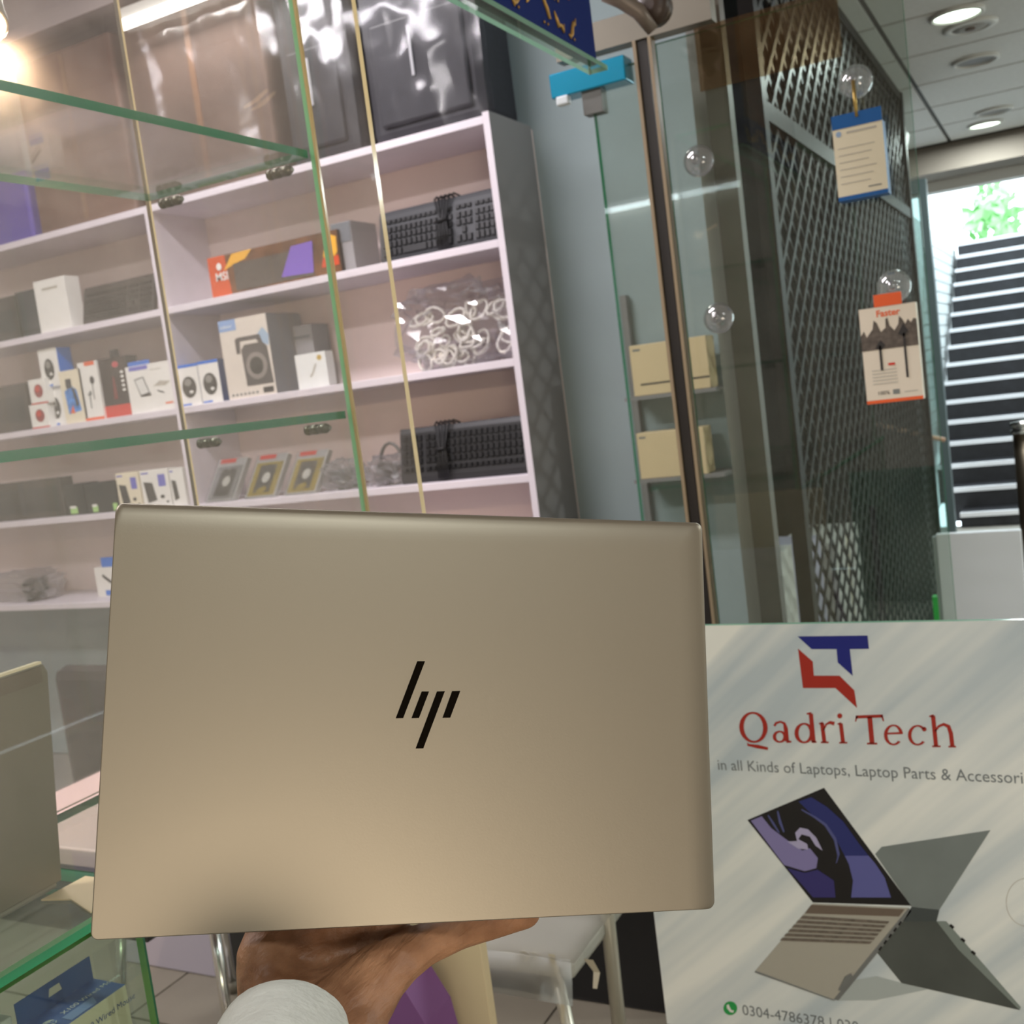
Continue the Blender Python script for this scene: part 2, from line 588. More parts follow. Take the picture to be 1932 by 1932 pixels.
# things standing in the dark unit behind the grille
for k, (a, b, m_, lab) in enumerate((((-1.25, 3.5, 0), (-0.98, 4.1, .66), M_white, 'pale carton behind the diamond grille, nearest the glass door'),
                                      ((-1.3, 4.2, 0), (-1.02, 4.8, .58), mat('lilac_card', (196, 192, 214), .6), 'lilac white carton behind the grille, middle of three'),
                                      ((-1.25, 4.9, 0), (-0.98, 5.5, .52), M_white, 'white carton behind the diamond grille, farthest of three'))):
    t = thing('carton', ((a[0] + b[0]) / 2, (a[1] + b[1]) / 2, 0), lab, 'box', 'cartons behind the grille')
    bx('body', a, b, m_, t)
    bx('tape', (b[0], (a[1] + b[1]) / 2 - .03, .02), (b[0] + .001, (a[1] + b[1]) / 2 + .03, b[2]), M_ivory, t)

# dark clad pillar and door posts at the far end of the grille
dp = thing('dark_pillar', (-0.86, 6.2, 0), 'dark brown clad pillar at the far end of the mesh grille', 'pillar')
bx('shaft', (-1.0, 6.02, 0), (-0.72, 6.3, 2.2), mat('dark_cladding', (34, 30, 28), .4, noise_amt=.3), dp)
bx('cap', (-1.02, 6.0, 2.2), (-0.70, 6.32, ZC), mat('black_cladding', (20, 19, 18), .5), dp)
df_ = thing('door_frame', (-0.66, 6.4, 0), 'blue grey metal glass door frame standing left of the stairs', 'door frame')
M_blgrey = mat('blue_grey_metal', (104, 120, 122), 0.35, 0.5)
for xx in (-0.735, -0.635):
    bx('post', (xx - .022, 6.36, 0), (xx + .022, 6.44, 2.16), M_blgrey, df_)
bx('head', (-0.757, 6.36, 2.16), (-0.613, 6.44, 2.22), M_blgrey, df_)
MB().box((-0.713, 6.395, .05), (-0.657, 6.405, 2.16)).build('pane', glass_mat('dim_glass', (.6, .68, .68), dust=.05), df_, (-0.685, 6.4, .05))
q = on_y(1690, 275, 6.2)
t = thing('wall_loudspeaker', q, 'small black wedge shaped loudspeaker high beside the hanging blue box', 'loudspeaker')
MB().prism([q + Vector((-.05, 0, -.10)), q + Vector((-.04, 0, .05)), q + Vector((.06, 0, .06)), q + Vector((.05, 0, .0)), q + Vector((.0, 0, -.12))], (0, .1, 0)).build('cabinet', M_black, t, q)
bx('bracket', (q.x - .09, q.y + .03, q.z - .02), (q.x - .04, q.y + .06, q.z + .02), M_black, t)
a, b = on_y(1655, 800, 5.9), on_y(1782, 830, 6.1)
tag(MB().tube([a, (a + b) / 2 + Vector((0, 0, -.004)), b], .012, 8).build('wooden_stick', mat('pale_wood', (168, 134, 108), .6), None, a), 'thin brown wooden stick lying across the end of the grille', 'stick')

# white panel stack and steel bollard at the foot of the stairs
a, b = on_y(1765, 1008, 4.2), on_y(1928, 1170, 4.2)
t = thing('white_board', ((a.x + b.x) / 2, 4.2, 0), 'glossy white board standing at the foot of the stairs', 'board')
bx('panel', (a.x, 4.2, .0), (-0.19, 4.23, a.z), mat('glossy_white', (236, 240, 244), .12), t, .004)
bx('edge_strip', (a.x - .012, 4.2, .0), (a.x, 4.23, a.z - .01), mat('grey_strip', (150, 156, 156), .4), t)
bx('green_strip', (a.x - .03, 4.195, .0), (a.x - .012, 4.235, .42), mat('bright_green', (30, 200, 70), .4), t)
a = on_y(1920, 805, 5.0)
t = thing('bollard', (a.x + .02, 5.0, 0), 'steel handrail post with stepped cap at the right frame edge', 'post')
MB().tube([(a.x + .02, 5, 0), (a.x + .02, 5, .93)], .042, 20).build('tube', mat('brushed_steel', (112, 100, 86), .3, .9), t, (a.x + .02, 5, 0))
MB().lathe((a.x + .02, 5, .93), (0, 0, 1), [(.05, 0), (.05, .014), (.042, .016), (.042, .03), (.05, .032), (.05, .046), (.0, .052)], 20).build('cap', M_chrome, t, (a.x + .02, 5, .93))

# ------------------------------------------------------------------ shopfront: glass panes, jamb, stile, hinge patch
sf = thing('glass_shopfront', (-0.5, YG, 0), 'frameless glass shopfront with a dark jamb and tan strips', 'glass door')


def pane_y(name, x0, x1, z0, z1, y, th, m, em, parent):
    """pane in a plane of constant y; large faces m, edges em"""
    return MB().box((x0, y, z0), (x1, y + th, z1), [1, 1, 0, 1, 0, 1]).build(name, [m, em], parent, ((x0 + x1) / 2, y, z0))


def pane_x(name, y0, y1, z0, z1, x, th, m, em, parent):
    return MB().box((x, y0, z0), (x + th, y1, z1), [1, 1, 1, 0, 1, 0]).build(name, [m, em], parent, (x, (y0 + y1) / 2, z0))


def pane_z(name, x0, x1, y0, y1, z, th, m, em, parent):
    return MB().box((x0, y0, z), (x1, y1, z + th), [0, 0, 1, 1, 1, 1]).build(name, [m, em], parent, ((x0 + x1) / 2, (y0 + y1) / 2, z))


pane_y('fixed_pane', -0.882, -0.772, .02, 2.02, YG, .019, M_front, M_green_d, sf)
pane_y('door_pane', -0.728, -0.235, .02, 2.045, YG, .010, M_front, M_green_d, sf)
M_tan = mat('tan_edge_strip', (148, 130, 104), .45)
M_jamb = mat('dark_jamb', (34, 28, 24), .5)
bx('jamb', (-0.766, YG - .004, 0), (-0.744, YG + .03, 2.35), M_jamb, sf)
for x_ in (-0.776, -0.742):
    bx('tan_strip', (x_ + .002, YG - .010, 0), (x_ + .009, YG + .02, 2.06), M_tan, sf)
bx('stile', (-0.648, YG + .06, 0), (-0.600, YG + .10, 2.5), mat('brown_stile', (84, 76, 64), .5), sf)
bx('stile', (-0.70, YG + .14, 0), (-0.655, YG + .18, 2.5), mat('grey_stile', (150, 148, 140), .5), sf)
bx('header', (-0.95, YG - .01, 2.06), (-0.60, YG + .03, 2.12), M_alu, sf)
# hinge patch in its blue protective film
MB().box((-0.968, YG - .022, 1.984), (-0.792, YG + .032, 2.036)).build('hinge_patch', mat('blue_protective_film', (0, 150, 190), .18, .3, coat=.6), sf, (-.88, YG, 1.984), .003)
bx('patch_screw', (-0.955, YG - .03, 1.964), (-0.925, YG - .01, 1.984), mat('milky_plastic', (216, 224, 228), .3), sf, .004)
bx('patch_foot', (-0.90, YG - .012, 1.935), (-0.855, YG + .02, 1.984), mat('grey_foot', (98, 98, 94), .4), sf)
# brownish stuck on plate at the head of the door pane
tp = thing('door_plate', (-0.49, YG, 1.95), 'translucent brown acrylic plate with rounded corner high on the door', 'plate')
MB().box((-0.64, YG - .006, 1.925), (-0.352, YG - .002, 2.052)).build('plate', glass_mat('brown_acrylic', (.78, .68, .56), dust=.14, dust_col=(140, 118, 92)), tp, (-0.49, YG, 1.925))


# suction cups on the door pane
def cup(u, v, lab, rad=.033):
    p = on_y(u, v, YG - .012)
    t = thing('suction_cup', p, lab, 'suction cup', 'clear suction cups on the glass door')
    MB().lathe((p.x, YG - .001, p.z), (0, -1, 0), [(rad, 0), (rad * .92, .006), (rad * .6, .013), (rad * .3, .018)], 24).build('cup', film_mat('clear_rubber', (.90, .88, .90), .35, .08, .22), t, p)
    MB().lathe((p.x, YG - .017, p.z), (0, -1, 0), [(.009, 0), (.011, .006), (.009, .012), (.003, .014)], 14).build('knob', film_mat('clear_knob', (.8, .8, .82), .5, .05, .2), t, p)
    return p


c1 = cup(1612, 152, 'clear suction cup holding the hanging blue and white box')
c2 = cup(1685, 540, 'clear suction cup above the earphone box with orange tab')
cup(1315, 302, 'pinkish lit suction cup alone beside the brown plate')
cup(1353, 600, 'empty clear suction cup below the pinkish lit one')


def text_obj(body, size, m, parent, mtx, align='LEFT', name='lettering', extrude=0.0, shear=0.0, bold=0.0, sx=1.0):
    cu = bpy.data.curves.new(name, 'FONT')
    cu.body = body
    cu.size = size
    cu.align_x = align
    cu.extrude = extrude
    cu.shear = shear
    cu.offset = bold
    cu.resolution_u = 3
    tmp = bpy.data.objects.new('tmp', cu)
    C.objects.link(tmp)
    dg = bpy.context.evaluated_depsgraph_get()
    me = bpy.data.meshes.new_from_object(tmp.evaluated_get(dg))
    bpy.data.objects.remove(tmp)
    me.name = name
    if sx != 1.0:
        me.transform(Matrix.Diagonal((sx, 1, 1, 1)))
    me.materials.clear()
    me.materials.append(m)
    o = bpy.data.objects.new(name, me)
    C.objects.link(o)
    o.parent = parent
    base = Vector((0, 0, 0))
    pl = parent
    while pl is not None:
        base += pl.location
        pl = pl.parent
    o.matrix_local = Matrix.Translation(-base) @ mtx
    return o


def frame(o, ux, uy):
    ux, uy = Vector(ux).normalized(), Vector(uy).normalized()
    n = ux.cross(uy)
    return Matrix(((ux.x, uy.x, n.x, o[0]), (ux.y, uy.y, n.y, o[1]), (ux.z, uy.z, n.z, o[2]), (0, 0, 0, 1)))


class Face:
    """a flat printed face: 2D coordinates (0..1, 0..1) on a plane"""
    def __init__(s, o, ux, uy, w, h, eps=0.0006):
        s.o, s.ux, s.uy, s.w, s.h = Vector(o), Vector(ux).normalized(), Vector(uy).normalized(), w, h
        s.n = s.ux.cross(s.uy)
        s.eps = eps

    def p(s, u, v, lay=1):
        return s.o + s.ux * (u * s.w) + s.uy * (v * s.h) + s.n * (s.eps * lay)

    def poly(s, pts, m, parent, lay=1, name='print'):
        vs = [s.p(u, v, lay) for u, v in pts]
        return MB().add(vs, [list(range(len(vs)))]).build(name, m, parent, vs[0], fix=False)

    def rect(s, u0, v0, u1, v1, m, parent, lay=1, name='print'):
        return s.poly([(u0, v0), (u1, v0), (u1, v1), (u0, v1)], m, parent, lay, name)

    def ell(s, cu, cv, ru, rv, m, parent, lay=1, name='print', n=20):
        return s.poly([(cu + ru * math.cos(2 * math.pi * k / n), cv + rv * math.sin(2 * math.pi * k / n)) for k in range(n)], m, parent, lay, name)

    def text(s, body, u, v, size, m, parent, lay=1, bold=0.0, align='LEFT', sx=1.0):
        return text_obj(body, size, m, parent, frame(s.p(u, v, lay), s.ux, s.uy), align, 'lettering', bold=bold, sx=sx)


M_ink = mat('dark_ink', (44, 40, 40), .6)
M_greyink = mat('grey_ink', (126, 128, 126), .6)
M_paleink = mat('pale_ink', (186, 180, 168), .6)

# blue and white mouse box hanging from its suction cup
bw = thing('hanging_box', (-0.335, YG - .03, 1.64), 'white box with blue top band hanging from a suction cup', 'box')
x0, x1, z0, z1 = -0.378, -0.285, 1.645, 1.803
bx('body', (x0, YG - .045, z0), (x1, YG - .006, z1 - .02), [M_ivory, mat('hanging_blue', (24, 92, 160), .4)], bw, 0, [1, 1, 0, 1, 1, 1])
bx('hang_tab', (x0, YG - .046, z1 - .022), (x1, YG - .044, z1 + .004), MATS['hanging_blue'], bw)
F = Face((x0, YG - .045, z0), (1, 0, 0), (0, 0, 1), x1 - x0, z1 - z0)
F.rect(0, 0, 1, .05, MATS['hanging_blue'], bw, 1)
F.ell(.12, .80, .055, .035, mat('logo_blue', (150, 176, 206), .5), bw, 1, 'logo')
F.rect(.28, .79, .88, .815, M_paleink, bw, 1)
for k in range(6):
    F.rect(.08, .62 - .085 * k, .82 - .07 * (k % 3), .63 - .085 * k, M_paleink, bw, 1)
F.rect(.62, .11, .88, .125, M_greyink, bw, 1)
MB().tube([(c1.x, YG - .03, c1.z - .004), (c1.x + .002, YG - .042, c1.z - .04), (c1.x + .003, YG - .045, z1 - .006)], .0035, 8).build('hook', mat('brass', (176, 148, 84), .35, .8), bw, (c1.x, YG - .03, c1.z))

# earphone box with an orange tab
eb = thing('earphone_box', (-0.305, YG - .03, 1.24), 'white earphone box with orange hang tab and printed cityscape', 'box')
x0, x1, z0, z1 = -0.362, -0.256, 1.244, 1.432
bx('body', (x0, YG - .035, z0), (x1, YG - .004, z1), [mat('warm_white_card', (226, 214, 196), .5), M_orange], eb, 0, [1, 0, 0, 0, 0, 0])
bx('hang_tab', (x0 + .03, YG - .036, z1), (x0 + .082, YG - .033, z1 + .024), M_orange, eb, .001)
F = Face((x0, YG - .035, z0), (1, 0, 0), (0, 0, 1), x1 - x0, z1 - z0)
F.rect(0, 0, 1, .035, M_orange, eb)
F.text('Faster', .30, .90, .018, M_orange, eb, bold=.0004)
sk = [(0, .56), (1, .56), (1, .83), (.95, .84), (.9, .80), (.85, .84), (.8, .79), (.74, .86), (.7, .88), (.68, .80), (.6, .74), (.52, .80), (.5, .88), (.46, .87), (.45, .78), (.36, .74), (.3, .84), (.25, .87), (.22, .78), (.1, .70), (.06, .77), (0, .72)]
F.poly(sk, mat('cityscape_print', (92, 82, 74), .6, noise_amt=.4, noise_scale=90), eb)
F.rect(.30, .34, .345, .60, M_ink, eb, 2)
F.rect(.74, .24, .78, .70, M_ink, eb, 2)
F.poly([(.24, .58), (.34, .66), (.42, .60), (.34, .55)], M_ink, eb, 2)
F.poly([(.66, .70), (.76, .80), (.84, .72), (.76, .66)], M_ink, eb, 2)
F.rect(.44, .385, .56, .41, M_red, eb, 2)
for k in range(5):
    F.rect(.14, .34 - .035 * k, .58, .35 - .035 * k, M_paleink, eb, 1)
F.text('100%', .2, .085, .011, M_ink, eb)
F.rect(.48, .08, .60, .13, M_greyink, eb)
F.rect(.68, .09, .92, .10, M_paleink, eb)

# cream boxes on an added rack, standing in for reflections in the glass
wr = thing('reflection_rack', (-1.08, 3.2, 0), 'slim grey rack added to hold two cream boxes standing in for reflections', 'rack')
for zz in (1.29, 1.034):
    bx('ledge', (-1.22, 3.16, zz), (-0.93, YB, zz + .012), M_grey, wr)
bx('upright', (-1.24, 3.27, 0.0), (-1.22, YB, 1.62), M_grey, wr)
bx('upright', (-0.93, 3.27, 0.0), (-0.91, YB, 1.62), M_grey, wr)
M_bcream = mat('reflection_cream_card', (232, 206, 162), .5)
for (a0, a1, zz, hh, lab, line) in ((-1.19, -.947, 1.302, .155, 'cream box with a dark stripe standing in for a glass reflection, upper one', 1), (-1.20, -.985, 1.046, .142, 'plain cream box standing in for a glass reflection, lower one', 0)):
    t = thing('reflection_box', ((a0 + a1) / 2, 3.2, zz), lab, 'box', 'cream boxes standing in for glass reflections')
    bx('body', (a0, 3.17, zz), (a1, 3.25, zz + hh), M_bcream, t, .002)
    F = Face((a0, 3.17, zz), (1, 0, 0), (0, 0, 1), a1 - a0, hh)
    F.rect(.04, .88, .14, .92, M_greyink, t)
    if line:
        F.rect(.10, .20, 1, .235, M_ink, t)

# blue plaque with gold lettering on a hanging glass shelf
sh_ = thing('hanging_glass_shelf', (-0.75, 1.4, 1.888), 'narrow glass shelf hung high carrying the blue plaque', 'shelf')
pane_z('shelf_pane', -0.709, -0.674, 1.14, 1.85, 1.888, .008, M_pane_clean, edge_mat('pale_green_edge', (150, 196, 170)), sh_)
for yy in (1.145, 1.849):
    MB().tube([(-0.707, yy, 1.888), (-0.707, yy, ZS)], .002, 8).build('wire', M_chrome, sh_, (-.716, yy, 1.888))
pq = thing('plaque', (-0.70, 1.55, 1.9), 'dark blue plaque with gold script and brown picture at the top', 'plaque')
M_pblue = mat('deep_blue_print', (30, 44, 104), .8, spec=.1)
bx('panel', (-0.705, 1.15, 1.899), (-0.69, 1.845, 2.36), [mat('plaque_side', (24, 26, 40), .4), M_pblue], pq, .002, [0, 0, 0, 1, 0, 0])
F = Face((-0.6895, 1.15, 1.899), (0, 1, 0), (0, 0, 1), .695, .46)
F.rect(.0, .18, .86, 1, mat('brown_picture', (120, 72, 44), .8, spec=.1, noise_amt=.4, noise_scale=25), pq)
M_gold = mat('gold_print', (206, 160, 84), .35, .4)
mb = MB()
random.seed(3)
for k in range(11):
    u = .08 + .075 * k
    pts = [F.p(u + .05 * s_, .09 + .035 * math.sin(3.0 * s_ + k * 1.7) + .012 * random.uniform(-1, 1), 2) for s_ in [i / 6 for i in range(7)]]
    mb.tube(pts, [.0012, .0028, .0036, .0028, .0032, .0026, .001], 6)
    for j in range(2):
        c = F.p(u + .02 * j + .01, .15 if k % 2 else .045, 2)
        mb.lathe(c, (1, 0, 0), [(.003, 0), (.0, .002)], 8)
mb.build('gold_script', M_gold, pq, (-.69, 1.2, 1.9))
# curved pipe arm under the header (pedestal fan hoop)
q0, q1, q2 = on_y(1140, -14, 2.05), on_y(1205, 22, 2.08), on_y(1232, 58, 2.1)
fa = thing('wall_fan', q2, 'dark wall fan arm and motor cut by the top edge', 'fan')
MB().tube([q0, (q0 + q1) / 2 + Vector((0, 0, .004)), q1, q2], [.016, .016, .015, .012], 12).build('arm', mat('grey_arm', (120, 108, 98), .4, .3), fa, q2)
q3 = on_y(1232, 14, 2.12)
MB().lathe(q3, (0, -1, 0), [(.034, -.02), (.036, .01), (.026, .02), (.01, .024)], 20).build('motor', mat('brown_motor', (62, 46, 36), .4), fa, q3)

# ================================================================== WHITE WALL SHELVING
XR, XD, XL = -1.48, -2.885, -4.6
YF = 2.998
ROWS = [2.19, 1.826, 1.466, 1.107, 0.758]      # heights of the board tops
TB = 0.024
un = thing('shelving_unit', (-3.0, 3.15, 0), 'white wall shelving unit filled with computer accessories', 'shelving')
for zt in ROWS:
    for a, b in ((XL, XD - .010), (XD + .010, XR - .022)):
        bx('shelf_board', (a, YF, zt - TB), (b, YB - .012, zt), M_shelf, un, .0015)
bx('back_panel', (XL, YB - .012, 0.74), (XR, YB - .002, 2.19), M_back, un)
MB().box((XR - .022, YF, 0), (XR, YB - .012, 2.20), [0, 0, 0, 1, 0, 0]).build('side_panel', [M_shelf, M_grey], un, (XR, 3.15, 0))
bx('side_panel', (XL - .02, YF, 0), (XL, YB - .012, 2.20), M_shelf, un)
bx('divider', (XD - .010, YF, 0.73), (XD + .010, YB - .012, 2.19), M_shelf, un)


def place(u0, v0, u1, v1, row, y=3.02):
    """front rectangle of a product from its outline, standing on a shelf board"""
    z0 = ROWS[row] + .0005
    um, vm = (u0 + u1) / 2, (v0 + v1) / 2
    a, b = on_y(u0, vm, y), on_y(u1, vm, y)
    h = on_y(um, v0, y).z - on_y(um, v1, y).z
    return a.x, b.x, z0, z0 + h


def carton(name, label, cat, rect, row, depth=.06, y=3.02, mats=None, mi=(0, 0, 0, 0, 0, 0), group=None, z=None, hh=None):
    x0, x1, z0, z1 = place(*rect, row, y)
    if z is not None:
        z1 += z - z0
        z0 = z
    if hh:
        z1 = z0 + hh
    t = thing(name, ((x0 + x1) / 2, y + depth / 2, z0), label, cat, group)
    bx('body', (x0, y, z0), (x1, min(y + depth, YB - .014), z1), mats, t, 0, list(mi))
    F = Face((x0, y, z0), (1, 0, 0), (0, 0, 1), x1 - x0, z1 - z0, .0008)
    return t, F, z1


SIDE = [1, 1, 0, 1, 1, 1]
M_mouse = mat('mouse_print', (58, 56, 52), .5)
M_mouse_hi = mat('mouse_print_light', (142, 140, 134), .5)
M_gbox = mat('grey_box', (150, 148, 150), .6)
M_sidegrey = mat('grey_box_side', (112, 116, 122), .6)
M_violet = mat('violet_print', (104, 104, 196), .5)
M_kbbox = mat('dark_keyboard_box', (56, 50, 46), .55, noise_amt=.35, noise_scale=60)


def mouse_print(t, F, cu, cv, ru, rv):
    F.ell(cu, cv, ru, rv, M_mouse, t, 1, 'mouse_picture')
    F.ell(cu - ru * .1, cv + rv * .45, ru * .5, rv * .35, M_mouse_hi, t, 2)
    F.ell(cu + ru * .25, cv - rv * .45, ru * .28, rv * .14, M_white, t, 2)


def keyboard(label, rect, row, y=3.05, tilt=.18, body=M_dark, mirror=False, cable=True, flip=False, key=M_black):
    """upright full size keyboard leaning back on the shelf"""
    x0, x1, z0, z1 = place(*rect, row, y)
    L, H = x1 - x0, (z1 - z0)
    t = thing('keyboard', ((x0 + x1) / 2, y, z0), label, 'keyboard', 'loose keyboards on the wall shelves')
    ux = Vector((1, 0, 0))
    uy = Vector((0, math.sin(tilt), math.cos(tilt)))
    n = ux.cross(uy)
    o = Vector((x0, y, z0 + .008 * math.sin(tilt)))

    def P(a, b, c):
        return o + ux * a + uy * b + n * c
    mb = MB()
    prof = [(0, -.018), (0, 0), (H * .1, .004), (H * .9, .006), (H, .002), (H, -.02)]
    poly = [P(0, b, c) for b, c in prof]
    mb.prism(poly, ux * L)
    mb.build('body', body, t, o, .003)
    kb = MB()
    rows = [(.10, .25), (.26, .40), (.41, .54), (.55, .68), (.72, .82)] if not flip else [(.18, .28), (.32, .44), (.45, .58), (.59, .72), (.73, .86)]
    blocks = [(.03, .63, 14), (.655, .79, 3), (.81, .975, 4)]
    if flip:
        blocks = [(1 - b, 1 - a, c) for a, b, c in blocks]
    for ri, (r0, r1) in enumerate(rows):
        for b0, b1, nk in blocks:
            if nk == 3 and ri == 1 and not flip:
                cols = [1]
            else:
                cols = range(nk)
            for k in cols:
                if ri == 0 and nk == 14 and 3 < k < 9 and not flip:
                    if k == 4:
                        a0, a1 = b0 + (b1 - b0) * 4 / 14, b0 + (b1 - b0) * 9 / 14
                    else:
                        continue
                else:
                    a0, a1 = b0 + (b1 - b0) * k / nk, b0 + (b1 - b0) * (k + 1) / nk
                g = .0016
                A = [P(a0 * L + g, r0 * H + g, .004), P(a1 * L - g, r0 * H + g, .004), P(a1 * L - g, r1 * H - g, .006), P(a0 * L + g, r1 * H - g, .006)]
                g2 = .0032
                B = [P(a0 * L + g2, r0 * H + g2, .011), P(a1 * L - g2, r0 * H + g2, .011), P(a1 * L - g2, r1 * H - g2, .012), P(a0 * L + g2, r1 * H - g2, .012)]
                kb.add(A + B, [(4, 5, 6, 7), (0, 1, 5, 4), (1, 2, 6, 5), (2, 3, 7, 6), (3, 0, 4, 7)])
    ko = kb.build('keys', key, t, o, fix=False)
    ko['kind'] = 'stuff'
    if cable:
        mb = MB()
        cx = .56 if not flip else .36
        for s_ in range(5):
            dx = (s_ - 2) * .008
            pts = [P(cx * L + dx, .02 * H, .016), P(cx * L + dx * 1.4 + .004, .3 * H, .022 + .003 * s_), P(cx * L + dx * .7, .6 * H, .020 + .003 * (s_ % 2)), P(cx * L + dx * 1.6, .98 * H, .020), P(cx * L + dx * 2 + .005, 1.06 * H, .004), P(cx * L + dx * 2.4 + .012, 1.02 * H, -.018)]
            mb.tube(pts, .0032, 7)
        mb.tube([P(cx * L - .022, .52 * H, .028), P(cx * L, .54 * H, .034), P(cx * L + .022, .55 * H, .028)], .004, 7)
        mb.build('coiled_cable', M_black, t, o)
    return t


# --- right bay, top row
kb1 = (708, 364, 940, 470)
t, F, _ = carton('keyboard_box', 'long gaming keyboard box printed in orange flames and violet', 'box', (388, 430, 640, 512), 1, .06, 3.03,
                 [mat('flame_print', (104, 66, 40), .4, noise_amt=.55, noise_scale=14), mat('black_box_side', (40, 30, 26), .35)], SIDE)
F.poly([(0, 0), (.16, 0), (.14, 1), (0, 1)], mat('orange_red_print', (210, 84, 36), .4), t, 1)
F.poly([(.12, .62), (.2, .98), (.36, 1.0), (.30, .8), (.22, .74)], mat('yellow_flame', (240, 178, 50), .4), t, 2)
F.rect(.20, .08, .80, .74, mat('keyboard_print', (84, 76, 70), .4, noise_amt=.5, noise_scale=120), t, 3)
F.poly([(.56, .18), (.80, .14), (.82, .86), (.66, .84)], mat('violet_glow_print', (122, 92, 190), .4), t, 4)
F.text('MSI', .05, .40, .040, M_white, t, 5, bold=.0006)
F.ell(.09, .74, .02, .09, M_white, t, 5)
F.poly([(.88, .45), (.93, .95), (.99, .85), (.985, .5), (.94, .3)], mat('yellow_flame', (240, 178, 50), .4), t, 2)
F.poly([(.86, .2), (.99, .2), (.99, .42), (.88, .42)], mat('red_flame', (206, 70, 30), .4), t, 2)
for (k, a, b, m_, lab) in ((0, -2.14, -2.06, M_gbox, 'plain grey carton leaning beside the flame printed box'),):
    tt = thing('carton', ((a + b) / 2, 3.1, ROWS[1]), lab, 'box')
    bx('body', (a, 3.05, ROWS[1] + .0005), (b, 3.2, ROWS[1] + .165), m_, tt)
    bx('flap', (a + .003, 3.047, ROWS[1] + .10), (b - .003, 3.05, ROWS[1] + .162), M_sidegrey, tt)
keyboard('grey black keyboard with coiled cable on the upper right shelf', kb1, 1, 3.045, .2)

# --- right bay, second row
for k, (r_, lab) in enumerate((((334, 668, 374, 748), 'mouse box left of its twin, beside the white divider'), ((374, 660, 413, 742), 'mouse box right of its twin, touching the tall speaker box'))):
    t, F, _ = carton('mouse_box', lab, 'box', r_, 2, .05, 3.02, [M_white, M_darkblue, M_hpblue], [1, 2, 0, 1, 1, 1], 'blue and white mouse boxes')
    mouse_print(t, F, .5, .45, .34, .26)
    F.rect(0, .93, 1, 1, M_hpblue, t, 1)
    F.rect(.05, .02, .5, .06, M_hpblue, t, 1)
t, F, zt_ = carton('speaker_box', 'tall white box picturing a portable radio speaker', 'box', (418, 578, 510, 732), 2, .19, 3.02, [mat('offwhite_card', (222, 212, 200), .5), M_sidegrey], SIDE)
F.rect(0, .86, .36, 1, mat('pale_blue_print', (140, 170, 214), .5), t, 1)
F.text('audionic', .03, .9, .016, M_white, t, 2)
F.poly([(.42, .14), (.40, .60), (.48, .66), (.86, .66), (.94, .60), (.97, .14)], mat('speaker_print', (84, 78, 76), .5), t, 1)
F.poly([(.30, .56), (.30, .74), (.36, .76), (.82, .76), (.86, .66), (.78, .66), (.74, .71), (.40, .71), (.38, .56)], MATS['speaker_print'], t, 2)
F.ell(.68, .38, .22, .17, mat('cone_print', (140, 132, 126), .5), t, 3)
F.ell(.68, .38, .14, .11, M_mouse, t, 4)
F.poly([(.70, .72), (.9, .84), (1.0, .74), (.98, .6)], mat('sky_print', (160, 184, 206), .5), t, 1)
for k in range(7):
    F.ell(.10 + .085 * k, .05, .028, .018, M_greyink, t, 2)
F.rect(.74, .03, .95, .10, M_ink, t, 2)
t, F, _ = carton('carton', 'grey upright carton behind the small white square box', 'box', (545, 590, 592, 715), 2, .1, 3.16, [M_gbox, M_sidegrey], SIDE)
F.rect(.1, .8, .9, .84, M_sidegrey, t)
t, F, _ = carton('adapter_box', 'small square white box with gold dot and cable drawing', 'box', (558, 655, 616, 722), 2, .045, 3.03, [mat('pure_white_card', (238, 240, 238), .5)])
F.ell(.80, .84, .08, .08, mat('gold_dot', (200, 168, 84), .4), t)
F.poly([(.42, .36), (.5, .42), (.62, .66), (.68, .70), (.66, .60), (.52, .36), (.44, .30)], M_paleink, t)


# transparent bag heaped with clear cables
def crumpled(c, r, seed, n=26, amp=.25, flatz=True, rows=16):
    vs, fs = [], []
    for i in range(rows + 1):
        th = math.pi * i / rows
        for k in range(n):
            ph = 2 * math.pi * k / n
            d = Vector((math.sin(th) * math.cos(ph), math.sin(th) * math.sin(ph), math.cos(th)))
            s_ = 1 + amp * noise.noise(d * 2.6 + Vector((seed, 0, 0))) + amp * .8 * noise.noise(d * 7 + Vector((0, seed, 0)))
            e = Vector([math.copysign(abs(q_) ** .7, q_) for q_ in d])
            p = Vector((e.x * r[0], e.y * r[1], e.z * r[2])) * s_
            if flatz and p.z < -r[2]:
                p.z = -r[2]
            vs.append(Vector(c) + p)
    for i in range(rows):
        for k in range(n):
            fs.append((i * n + k, i * n + (k + 1) % n, (i + 1) * n + (k + 1) % n, (i + 1) * n + k))
    return vs, fs


def coil(c, r, tilt, turns, rad, seed):
    random.seed(seed)
    rot = Matrix.Rotation(tilt, 3, 'X') @ Matrix.Rotation(random.uniform(0, 3), 3, 'Z')
    pts = []
    for k in range(turns * 14 + 1):
        a = 2 * math.pi * k / 14
        q_ = Vector((math.cos(a) * r * (1 + .15 * math.sin(k * .9)), math.sin(a) * r * .7, random.uniform(-.004, .004)))
        pts.append(Vector(c) + rot @ q_)
    return pts


